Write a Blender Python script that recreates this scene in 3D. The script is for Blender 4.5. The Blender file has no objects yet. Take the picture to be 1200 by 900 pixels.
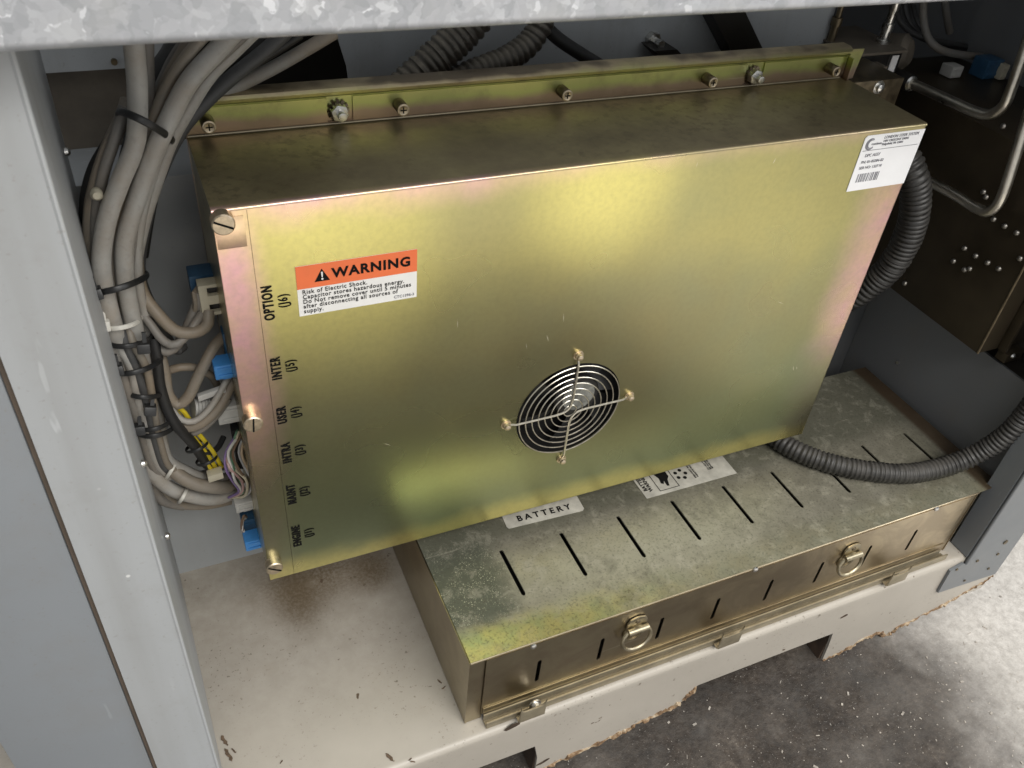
import bpy, bmesh, math, random
from mathutils import Vector, Matrix
random.seed(7)
S = bpy.context.scene
COL = S.collection
V = Vector

# ------------------------------------------------------------------ camera, light, exposure
CAM_LOC = V((-0.0351, -0.4678, 0.5944))
CAM_R = V((0.9139402869, -0.3979002239, 0.0799284912))
CAM_D = V((-0.1981208016, -0.6092962742, -0.7677930699))
CAM_F = V((0.3542051663, 0.6858815219, -0.6356927230))
FPX = 1001.43
cd = bpy.data.cameras.new('camera')
cam = bpy.data.objects.new('camera', cd)
COL.objects.link(cam)
M = Matrix(((CAM_R.x, -CAM_D.x, -CAM_F.x), (CAM_R.y, -CAM_D.y, -CAM_F.y), (CAM_R.z, -CAM_D.z, -CAM_F.z)))
cam.matrix_world = Matrix.Translation(CAM_LOC) @ M.to_4x4()
cd.sensor_width = 36.0
cd.lens = FPX / 1200 * 36
cd.clip_start = 0.02
cd.clip_end = 100
cd.dof.use_dof = True
cd.dof.focus_distance = 0.80
cd.dof.aperture_fstop = 30
S.camera = cam

w = bpy.data.worlds.new('World')
S.world = w
w.use_nodes = True
bg = w.node_tree.nodes['Background']
bg.inputs[0].default_value = (0.94, 0.97, 1.0, 1)
bg.inputs[1].default_value = 0.50

def area(name, loc, target, sx, sy, power, col):
    l = bpy.data.lights.new(name, 'AREA')
    l.shape = 'RECTANGLE'; l.size = sx; l.size_y = sy; l.energy = power; l.color = col
    o = bpy.data.objects.new(name, l)
    COL.objects.link(o)
    o.location = loc
    o.rotation_euler = (V(target) - V(loc)).to_track_quat('-Z', 'Y').to_euler()
    return o
area('door_light', (0.75, -1.75, 1.75), (0.3, 0.0, -0.05), 1.5, 1.1, 25, (1.0, 0.97, 0.92))
area('side_light', (2.3, -0.9, 1.3), (0.5, -0.3, -0.1), 1.0, 1.0, 15, (0.97, 0.98, 1.0))
g_ = area('ground_fill_lamp', (0.35, -1.55, 1.5), (0.35, -1.35, -0.25), 1.5, 1.0, 24, (1.0, 0.98, 0.95))  # added lamp that brightens the ground the cover reflects
g_.data.spread = math.radians(95)
S.view_settings.view_transform = 'Standard'
S.view_settings.look = 'None'
S.view_settings.exposure = 0.12
S.view_settings.gamma = 1.0
S.render.engine = 'CYCLES'
S.cycles.max_bounces = 8

# ------------------------------------------------------------------ helpers
def at(px, py, ax, val):
    """the point of the plane ax = val that the photograph shows at pixel (px, py)"""
    d = CAM_R * ((px - 600) / FPX) + CAM_D * ((py - 450) / FPX) + CAM_F
    i = 'xyz'.index(ax)
    return CAM_LOC + d * ((val - CAM_LOC[i]) / d[i])

def tag(o, label=None, cat=None, group=None, kind=None):
    if label: o['label'] = label
    if cat: o['category'] = cat
    if group: o['group'] = group
    if kind: o['kind'] = kind
    return o

def empty(name, loc=(0, 0, 0)):
    o = bpy.data.objects.new(name, None)
    COL.objects.link(o)
    o.location = loc
    o.empty_display_size = 0.02
    return o

class MB:
    def __init__(s): s.v = []; s.f = []
    def add(s, vs, fs):
        n = len(s.v)
        s.v += [tuple(p) for p in vs]
        s.f += [tuple(i + n for i in f) for f in fs]
        return s
    def box(s, a, b):
        (x0, y0, z0), (x1, y1, z1) = a, b
        vs = [(x0, y0, z0), (x1, y0, z0), (x1, y1, z0), (x0, y1, z0), (x0, y0, z1), (x1, y0, z1), (x1, y1, z1), (x0, y1, z1)]
        return s.add(vs, [(0, 3, 2, 1), (4, 5, 6, 7), (0, 1, 5, 4), (1, 2, 6, 5), (2, 3, 7, 6), (3, 0, 4, 7)])
    def obox(s, c, ux, uy, uz):
        c = V(c); vs = []
        for k in (-1, 1):
            for (i, j) in ((-1, -1), (1, -1), (1, 1), (-1, 1)):
                vs.append(c + ux * i + uy * j + uz * k)
        return s.add(vs, [(0, 3, 2, 1), (4, 5, 6, 7), (0, 1, 5, 4), (1, 2, 6, 5), (2, 3, 7, 6), (3, 0, 4, 7)])
    def cyl(s, p0, p1, r0, r1=None, n=14, caps=True):
        p0, p1 = V(p0), V(p1)
        r1 = r0 if r1 is None else r1
        d = (p1 - p0).normalized()
        a = d.orthogonal().normalized(); b = d.cross(a)
        vs = []
        for (p, r) in ((p0, r0), (p1, r1)):
            for i in range(n):
                t = 2 * math.pi * i / n
                vs.append(p + (a * math.cos(t) + b * math.sin(t)) * r)
        fs = [(i, (i + 1) % n, n + (i + 1) % n, n + i) for i in range(n)]
        if caps: fs += [tuple(range(n - 1, -1, -1)), tuple(range(n, 2 * n))]
        return s.add(vs, fs)
    def tube(s, pts, r, n=8, closed=False, sq=1.0, up=None):
        """sweep a round (or flattened) section along pts; r is a number or a function of (index, u)"""
        pts = [V(p) for p in pts]; m = len(pts)
        tan = []
        for i in range(m):
            if closed: t = pts[(i + 1) % m] - pts[i - 1]
            else: t = pts[min(i + 1, m - 1)] - pts[max(i - 1, 0)]
            tan.append(t.normalized() if t.length > 1e-12 else V((0, 0, 1)))
        a = tan[0].orthogonal().normalized() if up is None else (V(up) - tan[0] * V(up).dot(tan[0])).normalized()
        vs = []
        for i in range(m):
            if up is not None:
                a = (V(up) - tan[i] * V(up).dot(tan[i])).normalized()
            else:
                a = (a - tan[i] * a.dot(tan[i])).normalized()
            b = tan[i].cross(a)
            rr = r(i, i / (m - 1)) if callable(r) else r
            for k in range(n):
                t = 2 * math.pi * k / n
                vs.append(pts[i] + a * (math.cos(t) * rr) + b * (math.sin(t) * rr * sq))
        fs = []
        for i in range(m if closed else m - 1):
            j = (i + 1) % m
            for k in range(n):
                l = (k + 1) % n
                fs.append((i * n + k, i * n + l, j * n + l, j * n + k))
        if not closed: fs += [tuple(range(n - 1, -1, -1)), tuple(range((m - 1) * n, m * n))]
        return s.add(vs, fs)
    def lathe(s, c, d, prof, n=18):
        """prof: (distance along d, radius)"""
        c = V(c); d = V(d).normalized(); a = d.orthogonal().normalized(); b = d.cross(a)
        vs = []; m = len(prof)
        for (h, r) in prof:
            for k in range(n):
                t = 2 * math.pi * k / n
                vs.append(c + d * h + (a * math.cos(t) + b * math.sin(t)) * max(r, 1e-5))
        fs = [(i * n + k, i * n + (k + 1) % n, (i + 1) * n + (k + 1) % n, (i + 1) * n + k) for i in range(m - 1) for k in range(n)]
        fs += [tuple(range(n - 1, -1, -1)), tuple(range((m - 1) * n, m * n))]
        return s.add(vs, fs)
    def plate(s, outer, holes, frame, t):
        """sheet with holes: 2D loops mapped by frame(u, v, w); w runs from 0 (front) to t (back)"""
        bm = bmesh.new(); edges = []; loops = []
        for lp in [outer] + holes:
            vv = [bm.verts.new((u, v, 0)) for (u, v) in lp]
            loops.append(len(vv))
            for i in range(len(vv)): edges.append(bm.edges.new((vv[i], vv[(i + 1) % len(vv)])))
        bm.verts.index_update()
        bmesh.ops.triangle_fill(bm, use_beauty=True, use_dissolve=False, edges=edges, normal=(0, 0, 1))
        bm.verts.index_update()
        P = [(v.co.x, v.co.y) for v in bm.verts]
        F = [tuple(v.index for v in f.verts) for f in bm.faces]
        bm.free(); n = len(P)
        vs = [frame(u, v, 0) for (u, v) in P] + [frame(u, v, t) for (u, v) in P]
        fs = [f for f in F] + [tuple(i + n for i in reversed(f)) for f in F]
        k = 0
        for m in loops:
            for i in range(m):
                a, b = k + i, k + (i + 1) % m
                fs.append((a, a + n, b + n, b))
            k += m
        return s.add(vs, fs)
    def extrude(s, prof, ax_vec, length, closed=True):
        """prof: list of 3D points, swept by ax_vec * length"""
        m = len(prof); d = V(ax_vec) * length
        vs = [V(p) for p in prof] + [V(p) + d for p in prof]
        fs = [(i, (i + 1) % m, m + (i + 1) % m, m + i) for i in range(m if closed else m - 1)]
        if closed: fs += [tuple(range(m - 1, -1, -1)), tuple(range(m, 2 * m))]
        return s.add(vs, fs)
    def build(s, name, mat, parent=None, bevel=0, smooth=True, ang=38, seg=2):
        me = bpy.data.meshes.new(name)
        me.from_pydata(s.v, [], s.f)
        bm = bmesh.new(); bm.from_mesh(me)
        bmesh.ops.recalc_face_normals(bm, faces=bm.faces)
        if bevel:
            ed = [e for e in bm.edges if len(e.link_faces) == 2 and e.calc_face_angle(0) > 0.5]
            bmesh.ops.bevel(bm, geom=ed, offset=bevel, segments=seg, affect='EDGES', clamp_overlap=True, profile=0.6)
        bm.to_mesh(me); bm.free()
        if smooth:
            me.shade_smooth(); me.set_sharp_from_angle(angle=math.radians(ang))
        me.materials.append(mat)
        o = bpy.data.objects.new(name, me)
        COL.objects.link(o)
        if parent: o.parent = parent
        return o

def spline(ctrl, step=0.004, closed=False):
    """Catmull-Rom through the control points, resampled evenly"""
    P = [V(p) for p in ctrl]; n = len(P); out = []
    rng = range(n) if closed else range(n - 1)
    for i in rng:
        if closed: p0, p1, p2, p3 = P[i - 1], P[i], P[(i + 1) % n], P[(i + 2) % n]
        else: p0, p1, p2, p3 = P[max(i - 1, 0)], P[i], P[i + 1], P[min(i + 2, n - 1)]
        k = max(2, int((p2 - p1).length / (step * 0.25)))
        for j in range(k):
            t = j / k
            out.append(0.5 * ((2 * p1) + (p2 - p0) * t + (2 * p0 - 5 * p1 + 4 * p2 - p3) * t * t + (3 * p1 - p0 - 3 * p2 + p3) * t ** 3))
    if not closed: out.append(P[-1])
    res = [out[0]]; acc = 0
    for a, b in zip(out, out[1:]):
        acc += (b - a).length
        if acc >= step: res.append(b); acc = 0
    if not closed and (res[-1] - out[-1]).length > step * .3: res.append(out[-1])
    return res

def circle(cx, cy, r, n=48): return [(cx + r * math.cos(2 * math.pi * i / n), cy + r * math.sin(2 * math.pi * i / n)) for i in range(n)]
def slot(cx, cy, hw, hh, n=4):
    """upright slot with rounded ends"""
    out = []
    for i in range(n + 1):
        t = math.pi * i / n
        out.append((cx + hw * math.cos(t), cy + hh - hw + hw * math.sin(t)))
    for i in range(n + 1):
        t = math.pi + math.pi * i / n
        out.append((cx + hw * math.cos(t), cy - hh + hw + hw * math.sin(t)))
    return out
def rect(x0, y0, x1, y1): return [(x0, y0), (x1, y0), (x1, y1), (x0, y1)]
FRONT = lambda y: (lambda u, v, t: V((u, y + t, v)))        # sheet facing -y
TOP = lambda z: (lambda u, v, t: V((u, v, z - t)))          # sheet facing +z
LEFTF = lambda x: (lambda u, v, t: V((x + t, u, v)))        # sheet facing -x

def text(body, size, mat, parent, loc, rot, name='printed_text', xs=1.0, bold=0.0, align='CENTER', spacing=1.0, line=1.0, depth=0.00015):
    c = bpy.data.curves.new(name, 'FONT')
    c.body = body; c.size = size; c.offset = bold * size; c.extrude = depth; c.align_x = align; c.align_y = 'CENTER'
    c.space_character = spacing; c.space_line = line; c.resolution_u = 3
    o = bpy.data.objects.new(name, c)
    COL.objects.link(o)
    dg = bpy.context.evaluated_depsgraph_get()
    me = bpy.data.meshes.new_from_object(o.evaluated_get(dg))
    bpy.data.objects.remove(o)
    bpy.data.curves.remove(c)
    me.name = name
    me.transform(Matrix.Diagonal((xs, 1, 1, 1)))
    me.transform(Matrix.Translation(loc) @ rot.to_4x4())
    me.materials.clear(); me.materials.append(mat)
    o = bpy.data.objects.new(name, me)
    COL.objects.link(o); o.parent = parent
    return o
RX = Matrix.Rotation(math.pi / 2, 3, 'X')
RUP = RX @ Matrix.Rotation(math.pi / 2, 3, 'Z')             # reads upwards on a wall facing -y
def RZ(a): return Matrix.Rotation(math.radians(a), 3, 'Z')

# ------------------------------------------------------------------ materials
class NT:
    def __init__(s, name):
        s.m = bpy.data.materials.new(name); s.m.use_nodes = True
        s.t = s.m.node_tree; s.p = s.t.nodes['Principled BSDF']; s.co = None
    def n(s, typ, **kw):
        x = s.t.nodes.new(typ)
        for k, v in kw.items(): setattr(x, k, v)
        return x
    def set(s, inp, v):
        if hasattr(v, 'node'): s.t.links.new(v, inp)
        elif isinstance(v, (tuple, list)) and len(v) == 3 and inp.type == 'RGBA': inp.default_value = (*v, 1)
        else: inp.default_value = v
    def coord(s):
        if s.co is None: s.co = s.n('ShaderNodeTexCoord').outputs['Object']
        return s.co
    def mapped(s, scale=(1, 1, 1), loc=(0, 0, 0), rot=(0, 0, 0)):
        x = s.n('ShaderNodeMapping'); s.set(x.inputs[0], s.coord())
        x.inputs['Scale'].default_value = scale; x.inputs['Location'].default_value = loc; x.inputs['Rotation'].default_value = rot
        return x.outputs[0]
    def noise(s, scale, detail=4, rough=0.55, vec=None, dist=0.0):
        x = s.n('ShaderNodeTexNoise'); s.set(x.inputs['Vector'], vec or s.coord())
        x.inputs['Scale'].default_value = scale; x.inputs['Detail'].default_value = detail; x.inputs['Roughness'].default_value = rough
        x.inputs['Distortion'].default_value = dist
        return x.outputs['Fac']
    def voro(s, scale, feature='F1', vec=None, out='Distance', rand=1.0):
        x = s.n('ShaderNodeTexVoronoi', feature=feature); s.set(x.inputs['Vector'], vec or s.coord())
        x.inputs['Scale'].default_value = scale; x.inputs['Randomness'].default_value = rand
        return x.outputs[out]
    def ramp(s, fac, stops):
        x = s.n('ShaderNodeValToRGB'); s.set(x.inputs[0], fac)
        e = x.color_ramp.elements
        while len(e) < len(stops): e.new(0.5)
        for el, (p, c) in zip(e, stops):
            el.position = p; el.color = (*c, 1) if isinstance(c, tuple) else (c, c, c, 1)
        return x.outputs[0]
    def mix(s, fac, a, b, typ='MIX'):
        x = s.n('ShaderNodeMix', data_type='RGBA', blend_type=typ)
        s.set(x.inputs[0], fac); s.set(x.inputs[6], a); s.set(x.inputs[7], b)
        return x.outputs[2]
    def math(s, op, a, b=0.0, clamp=False):
        x = s.n('ShaderNodeMath', operation=op, use_clamp=clamp); s.set(x.inputs[0], a); s.set(x.inputs[1], b)
        return x.outputs[0]
    def rng(s, v, a, b, c=0.0, d=1.0, smooth=False):
        x = s.n('ShaderNodeMapRange'); x.clamp = True
        if smooth: x.interpolation_type = 'SMOOTHSTEP'
        s.set(x.inputs[0], v)
        for i, q in enumerate((a, b, c, d)): x.inputs[i + 1].default_value = q
        return x.outputs[0]
    def sep(s, v=None):
        x = s.n('ShaderNodeSeparateXYZ'); s.set(x.inputs[0], v or s.coord()); return x.outputs
    def blob(s, c, r0, r1):
        """1 inside a soft ball round c (stretched by tuple r1), 0 outside"""
        x = s.n('ShaderNodeVectorMath', operation='SUBTRACT'); s.set(x.inputs[0], s.coord()); x.inputs[1].default_value = c
        y = s.n('ShaderNodeVectorMath', operation='DIVIDE'); s.set(y.inputs[0], x.outputs[0]); y.inputs[1].default_value = r1
        z = s.n('ShaderNodeVectorMath', operation='LENGTH'); s.set(z.inputs[0], y.outputs[0])
        return s.rng(z.outputs['Value'], r0, 1.0, 1.0, 0.0, True)
    def bump(s, h, strength=0.2, dist=0.001):
        x = s.n('ShaderNodeBump'); s.set(x.inputs['Height'], h)
        x.inputs['Strength'].default_value = strength; x.inputs['Distance'].default_value = dist
        s.t.links.new(x.outputs[0], s.p.inputs['Normal'])
    def out(s, col, rough, metal=0.0, spec=None):
        s.set(s.p.inputs['Base Color'], col); s.set(s.p.inputs['Roughness'], rough); s.set(s.p.inputs['Metallic'], metal)
        if spec is not None: s.p.inputs['Specular IOR Level'].default_value = spec
        return s.m

def paint(name, col, dirt=(0.2, 0.17, 0.13), amount=0.35, rough=0.5, scale=9, speck=0.25, bump=0.05):
    t = NT(name)
    n1 = t.noise(scale, 5, 0.6)
    n2 = t.noise(180, 3, 0.6)
    sp = t.rng(t.noise(420, 2, 0.5), 0.66, 0.74)
    c = t.mix(t.rng(n1, 0.3, 0.8, 0, 0.16), col, tuple(min(1, q * 1.35) for q in col))
    c = t.mix(t.rng(t.noise(scale * 2.3, 6, 0.7), 0.52, 0.8, 0, amount), c, dirt)
    run = t.noise(26, 4, 0.6, vec=t.mapped((1, 1, 0.07)))
    c = t.mix(t.rng(run, 0.5, 0.78, 0, amount * 0.9), c, tuple(q * 0.7 for q in dirt))
    c = t.mix(t.math('MULTIPLY', sp, speck), c, dirt)
    scf = t.math('MULTIPLY', t.rng(t.noise(34, 3, 0.6, vec=t.mapped((3, 3, 0.5), rot=(0.3, 0.5, 0.2))), 0.66, 0.70), t.rng(t.noise(6, 2), 0.48, 0.6))
    c = t.mix(t.math('MULTIPLY', scf, 0.4), c, tuple(min(1, q * 1.6) for q in col))
    chip = t.math('MULTIPLY', t.rng(t.voro(30), 0.03, 0.045, 1, 0), t.rng(t.noise(9, 2), 0.52, 0.6))
    c = t.mix(t.math('MULTIPLY', chip, 0.7), c, (0.75, 0.75, 0.73))
    t.bump(t.math('ADD', t.math('MULTIPLY', n2, 0.5), t.noise(14, 2)), bump, 0.001)
    return t.out(c, t.rng(n1, 0.3, 0.7, rough - 0.08, rough + 0.1))

def plain(name, col, rough=0.5, metal=0.0, var=0.15, scale=60, spec=None):
    t = NT(name)
    n = t.noise(scale, 4, 0.6)
    c = t.mix(t.rng(n, 0.3, 0.75), tuple(q * (1 - var) for q in col), tuple(min(1, q * (1 + var)) for q in col))
    t.bump(t.noise(scale * 5, 2), 0.06, 0.0004)
    return t.out(c, t.rng(n, 0.3, 0.7, max(0.05, rough - 0.07), rough + 0.07), metal, spec)

def zinc(name, pale=0.0, stain=0.3, rough=0.33, edges=None, dust=True, extra=None, grain=0.016):
    """yellow chromate on zinc plated steel, iridescent where the coating runs thick"""
    t = NT(name)
    low = t.noise(5.5, 3, 0.5, dist=0.6)
    mid = t.noise(24, 5, 0.6)
    fine = t.noise(520, 2, 0.5)
    c = t.ramp(low, [(0.28, (0.48, 0.47, 0.25)), (0.45, (0.60, 0.55, 0.28)), (0.58, (0.72, 0.65, 0.32)), (0.75, (0.54, 0.51, 0.28))])
    if edges: c = edges(t, c)
    if not edges: c = t.mix(t.rng(mid, 0.45, 0.8, 0, 0.25), c, (0.42, 0.43, 0.24))
    c = t.mix(t.rng(t.noise(210, 4, 0.6), 0.40, 0.75, 0, 0.16 if edges else 0.12), c, (0.20, 0.18, 0.11))
    if pale: c = t.mix(pale, c, (0.62, 0.58, 0.45))
    r = t.rng(t.noise(12, 1.5) if edges else mid, 0.2, 0.8, rough - 0.03, rough + 0.07)
    metal = 1.0
    if dust:
        g = t.n('ShaderNodeNewGeometry').outputs['Normal']
        upz = t.rng(t.sep(g)[2], 0.55, 0.9)
        d = t.math('MULTIPLY', upz, t.rng(t.noise(11, 6, 0.65), 0.3, 0.75, 0.18, 0.75 + stain * 0.3))
        c = t.mix(d, c, (0.12, 0.098, 0.062))
        r = t.math('ADD', r, t.math('MULTIPLY', d, 0.2))
        metal = t.math('SUBTRACT', 1.0, t.math('MULTIPLY', d, 0.55))
    if extra: c, r, metal = extra(t, c, r, metal)
    # hairline scratches
    sc = t.rng(t.noise(26, 2, 0.5, vec=t.mapped((0.35, 5, 9), rot=(0.4, 1.25, 0.7))), 0.73, 0.745)
    sc = t.math('MULTIPLY', sc, t.rng(t.noise(8, 2), 0.45, 0.6))
    c = t.mix(t.math('MULTIPLY', sc, 0.0 if edges else 0.22), c, (0.85, 0.8, 0.62))
    pits = t.math('MULTIPLY', t.rng(t.voro(95), 0.035, 0.05, 1, 0), t.rng(t.noise(13, 3), 0.5, 0.6))
    c = t.mix(t.math('MULTIPLY', pits, 0.0 if edges else 0.4), c, (0.12, 0.10, 0.07))
    t.bump(t.noise(60, 2) if edges else fine, grain, 0.0003)
    return t.out(c, r, metal)

def cover_edges(t, c):
    """film colours and painted reflections over the face: yellow high up, grey-green to olive low down, salmon pink where it ran thick at the edges"""
    x, y, z = t.sep()
    wob = t.math('MULTIPLY', t.math('SUBTRACT', t.noise(7, 3, 0.45), 0.5), 0.16)
    zz = t.math('ADD', z, wob)
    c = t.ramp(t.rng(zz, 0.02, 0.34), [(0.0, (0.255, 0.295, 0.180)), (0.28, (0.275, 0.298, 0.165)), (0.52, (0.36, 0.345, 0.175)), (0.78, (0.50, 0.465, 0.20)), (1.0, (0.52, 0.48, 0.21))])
    brown = t.blob((0.30, 0.0, 0.16), 0.1, (0.24, 0.3, 0.17))
    c = t.mix(t.math('MULTIPLY', brown, 0.5), c, (0.36, 0.305, 0.165))
    c = t.mix(t.rng(t.noise(16, 2.5, 0.5), 0.4, 0.75, 0, 0.3), c, (0.28, 0.32, 0.21))
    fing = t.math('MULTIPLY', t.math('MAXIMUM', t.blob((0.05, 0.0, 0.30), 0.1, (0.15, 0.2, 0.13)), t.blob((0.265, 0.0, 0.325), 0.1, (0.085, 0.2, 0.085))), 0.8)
    c = t.mix(fing, c, (0.84, 0.77, 0.28))  # bright reflections painted in at upper left and upper centre
    band = t.blob((0.165, 0.0, 0.335), 0.1, (0.05, 0.2, 0.12))
    c = t.mix(t.math('MULTIPLY', band, 0.6), c, (0.42, 0.39, 0.20))  # darker reflected band painted between the two bright patches
    w2 = t.math('MULTIPLY', t.math('SUBTRACT', t.noise(22, 3), 0.5), 0.020)
    zt = t.math('ADD', z, w2)
    front = t.rng(y, 0.003, 0.006, 1, 0)
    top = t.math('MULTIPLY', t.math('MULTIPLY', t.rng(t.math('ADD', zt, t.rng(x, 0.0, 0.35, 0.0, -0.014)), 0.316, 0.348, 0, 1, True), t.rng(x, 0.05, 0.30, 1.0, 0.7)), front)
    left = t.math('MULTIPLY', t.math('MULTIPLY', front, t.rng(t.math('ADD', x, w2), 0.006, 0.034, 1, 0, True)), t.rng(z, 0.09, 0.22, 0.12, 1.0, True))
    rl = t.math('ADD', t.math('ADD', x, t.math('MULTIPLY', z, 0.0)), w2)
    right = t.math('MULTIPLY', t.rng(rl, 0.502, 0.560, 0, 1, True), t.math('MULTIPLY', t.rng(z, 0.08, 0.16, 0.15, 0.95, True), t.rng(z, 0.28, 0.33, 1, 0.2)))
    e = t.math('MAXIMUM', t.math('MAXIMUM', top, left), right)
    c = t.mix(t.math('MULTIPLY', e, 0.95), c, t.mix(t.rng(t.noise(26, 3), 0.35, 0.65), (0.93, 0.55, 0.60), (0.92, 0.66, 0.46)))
    c = t.mix(t.rng(y, 0.003, 0.006, 0, 0.9), c, t.mix(t.rng(t.noise(9, 4), 0.35, 0.65), (0.40, 0.33, 0.21), (0.60, 0.52, 0.28)))
    mot = t.math('MULTIPLY', t.rng(t.noise(130, 4, 0.65), 0.52, 0.62), t.math('MULTIPLY', t.rng(t.noise(10, 4), 0.42, 0.6), t.rng(y, 0.006, 0.012)))
    c = t.mix(t.math('MULTIPLY', mot, 0.5), c, (0.16, 0.13, 0.075))
    lw = t.rng(zt, 0.004, 0.030, 1, 0, True)
    return t.mix(t.math('MULTIPLY', t.math('MULTIPLY', lw, front), 0.6), c, (0.80, 0.70, 0.26))  # yellow reflection of floor and lid painted along the bottom edge

def lid_extra(t, c, r, metal):
    x, y, z = t.sep()
    n1 = t.noise(30, 5, 0.6)
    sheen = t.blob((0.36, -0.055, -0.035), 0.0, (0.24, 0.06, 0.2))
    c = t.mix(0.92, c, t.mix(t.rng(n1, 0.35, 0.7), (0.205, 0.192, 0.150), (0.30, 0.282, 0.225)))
    c = t.mix(t.math('MULTIPLY', sheen, 0.5), c, (0.44, 0.42, 0.345))  # pale sheen painted into the middle of the lid
    # yellow-green reflection of the cover painted along the front left edge
    fy = t.math('MULTIPLY', t.rng(t.math('ADD', y, t.math('MULTIPLY', t.noise(30, 4), 0.02)), -0.092, -0.062, 1, 0, True), t.rng(x, 0.16, 0.36, 1, 0.12))
    c = t.mix(t.math('MULTIPLY', fy, 0.72), c, t.mix(t.rng(t.noise(40, 4), 0.4, 0.6), (0.84, 0.76, 0.32), (0.58, 0.66, 0.34)))
    # oily film with dried spatter at the left end
    ew = t.math('MULTIPLY', t.math('SUBTRACT', t.noise(34, 5, 0.6), 0.5), 0.05)
    zone = t.math('MULTIPLY', t.rng(t.math('ADD', x, ew), 0.185, 0.215, 1, 0, True), t.rng(t.math('ADD', y, ew), -0.088, -0.070, 0, 1, True))
    c = t.mix(t.math('MULTIPLY', zone, 0.85), c, (0.075, 0.085, 0.06))
    sp = t.math('MAXIMUM', t.rng(t.voro(380), 0.16, 0.28, 1, 0), t.rng(t.voro(800), 0.18, 0.30, 1, 0))
    sp = t.math('MULTIPLY', sp, t.rng(t.noise(80, 4, 0.7), 0.42, 0.55))
    c = t.mix(t.math('MULTIPLY', sp, t.math('MULTIPLY', zone, 0.8)), c, (0.50, 0.49, 0.36))
    # reflected dark gap painted across the back, scuffs and fine grime
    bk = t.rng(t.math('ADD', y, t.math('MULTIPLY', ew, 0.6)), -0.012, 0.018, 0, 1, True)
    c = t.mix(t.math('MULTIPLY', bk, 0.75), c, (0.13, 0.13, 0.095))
    dk = t.rng(t.noise(14, 7, 0.7), 0.55, 0.68)
    c = t.mix(t.math('MULTIPLY', dk, 0.5), c, (0.14, 0.135, 0.09))
    wat = t.rng(t.noise(55, 7, 0.75, dist=0.4), 0.52, 0.62)
    c = t.mix(t.math('MULTIPLY', wat, 0.3), c, (0.50, 0.47, 0.37))
    gr = t.rng(t.noise(420, 4, 0.7), 0.52, 0.66)
    c = t.mix(t.math('MULTIPLY', gr, 0.5), c, (0.085, 0.078, 0.055))
    scu = t.rng(t.noise(60, 3, 0.6, vec=t.mapped((1, 0.12, 1), rot=(0, 0, 0.5))), 0.66, 0.72)
    c = t.mix(t.math('MULTIPLY', scu, 0.4), c, (0.16, 0.15, 0.11))
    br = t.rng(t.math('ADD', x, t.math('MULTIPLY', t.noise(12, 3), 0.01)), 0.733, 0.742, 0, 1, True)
    c = t.mix(t.math('MULTIPLY', br, 0.85), c, (0.07, 0.04, 0.02))  # dark reflection painted as a brown strip at the right end
    r = t.math('ADD', r, t.math('MULTIPLY', t.math('MAXIMUM', t.math('MAXIMUM', wat, dk), zone), 0.14))
    metal = t.rng(fy, 0.0, 0.6, 0.42, 1.0)
    return c, r, metal

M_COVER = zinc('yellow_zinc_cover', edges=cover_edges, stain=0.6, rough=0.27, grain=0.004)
def reflected_bands(t, c, r, m):
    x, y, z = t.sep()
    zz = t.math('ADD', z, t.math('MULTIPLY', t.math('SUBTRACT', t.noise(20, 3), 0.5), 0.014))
    c = t.ramp(t.rng(zz, 0.343, 0.3720), [(0.0, (0.34, 0.25, 0.19)), (0.28, (0.40, 0.31, 0.24)), (0.48, (0.50, 0.55, 0.22)), (0.75, (0.62, 0.62, 0.26)), (0.93, (0.55, 0.46, 0.30)), (1.0, (0.22, 0.18, 0.13))])  # reflected brown and yellow-green bands painted in by height
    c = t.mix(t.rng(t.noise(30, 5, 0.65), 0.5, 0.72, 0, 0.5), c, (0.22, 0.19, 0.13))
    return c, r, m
M_BASE = zinc('green_zinc_base', rough=0.34, stain=0.4, extra=reflected_bands)
M_ZINC = zinc('yellow_zinc', rough=0.36, dust=False)
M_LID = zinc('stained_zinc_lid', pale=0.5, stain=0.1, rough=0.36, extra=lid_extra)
def front_extra(t, c, r, m):
    wat = t.rng(t.noise(20, 6, 0.65, dist=0.8), 0.42, 0.6)
    c = t.mix(0.75, c, t.mix(t.rng(t.sep()[0], 0.2, 0.7), (0.33, 0.275, 0.195), (0.56, 0.45, 0.32)))  # reflected ground painted in: brown-grey left, warm bronze right
    c = t.mix(t.math('MULTIPLY', wat, 0.5), c, (0.30, 0.24, 0.17))
    return c, t.math('ADD', r, 0.04), m
M_BFRONT = zinc('worn_zinc_front', pale=0.5, rough=0.27, dust=False, extra=front_extra)
M_LATCH = plain('brassy_latch_steel', (0.43, 0.38, 0.27), 0.40, 1.0, 0.2, 90)
M_TAB = plain('dusty_zinc_tab', (0.33, 0.285, 0.20), 0.45, 0.6, 0.2, 60)
M_SCREW = plain('aged_zinc_screw', (0.62, 0.52, 0.38), 0.4, 1.0, 0.25, 300)
M_STEEL = plain('bright_steel', (0.72, 0.71, 0.68), 0.3, 1.0, 0.15, 200)
M_DULL = plain('dull_steel', (0.34, 0.32, 0.29), 0.42, 1.0, 0.25, 200)
M_DSTEEL = plain('brown_steel', (0.22, 0.18, 0.12), 0.45, 1.0, 0.3, 120)
M_SCR = plain('bare_zinc_scratch', (0.72, 0.68, 0.52), 0.45, 0.8, 0.1, 200)
M_WIRE = plain('guard_wire_steel', (0.66, 0.62, 0.53), 0.34, 1.0, 0.1, 200)
M_BLACK = plain('black_plastic', (0.014, 0.013, 0.012), 0.5, 0, 0.4, 80)
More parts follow.
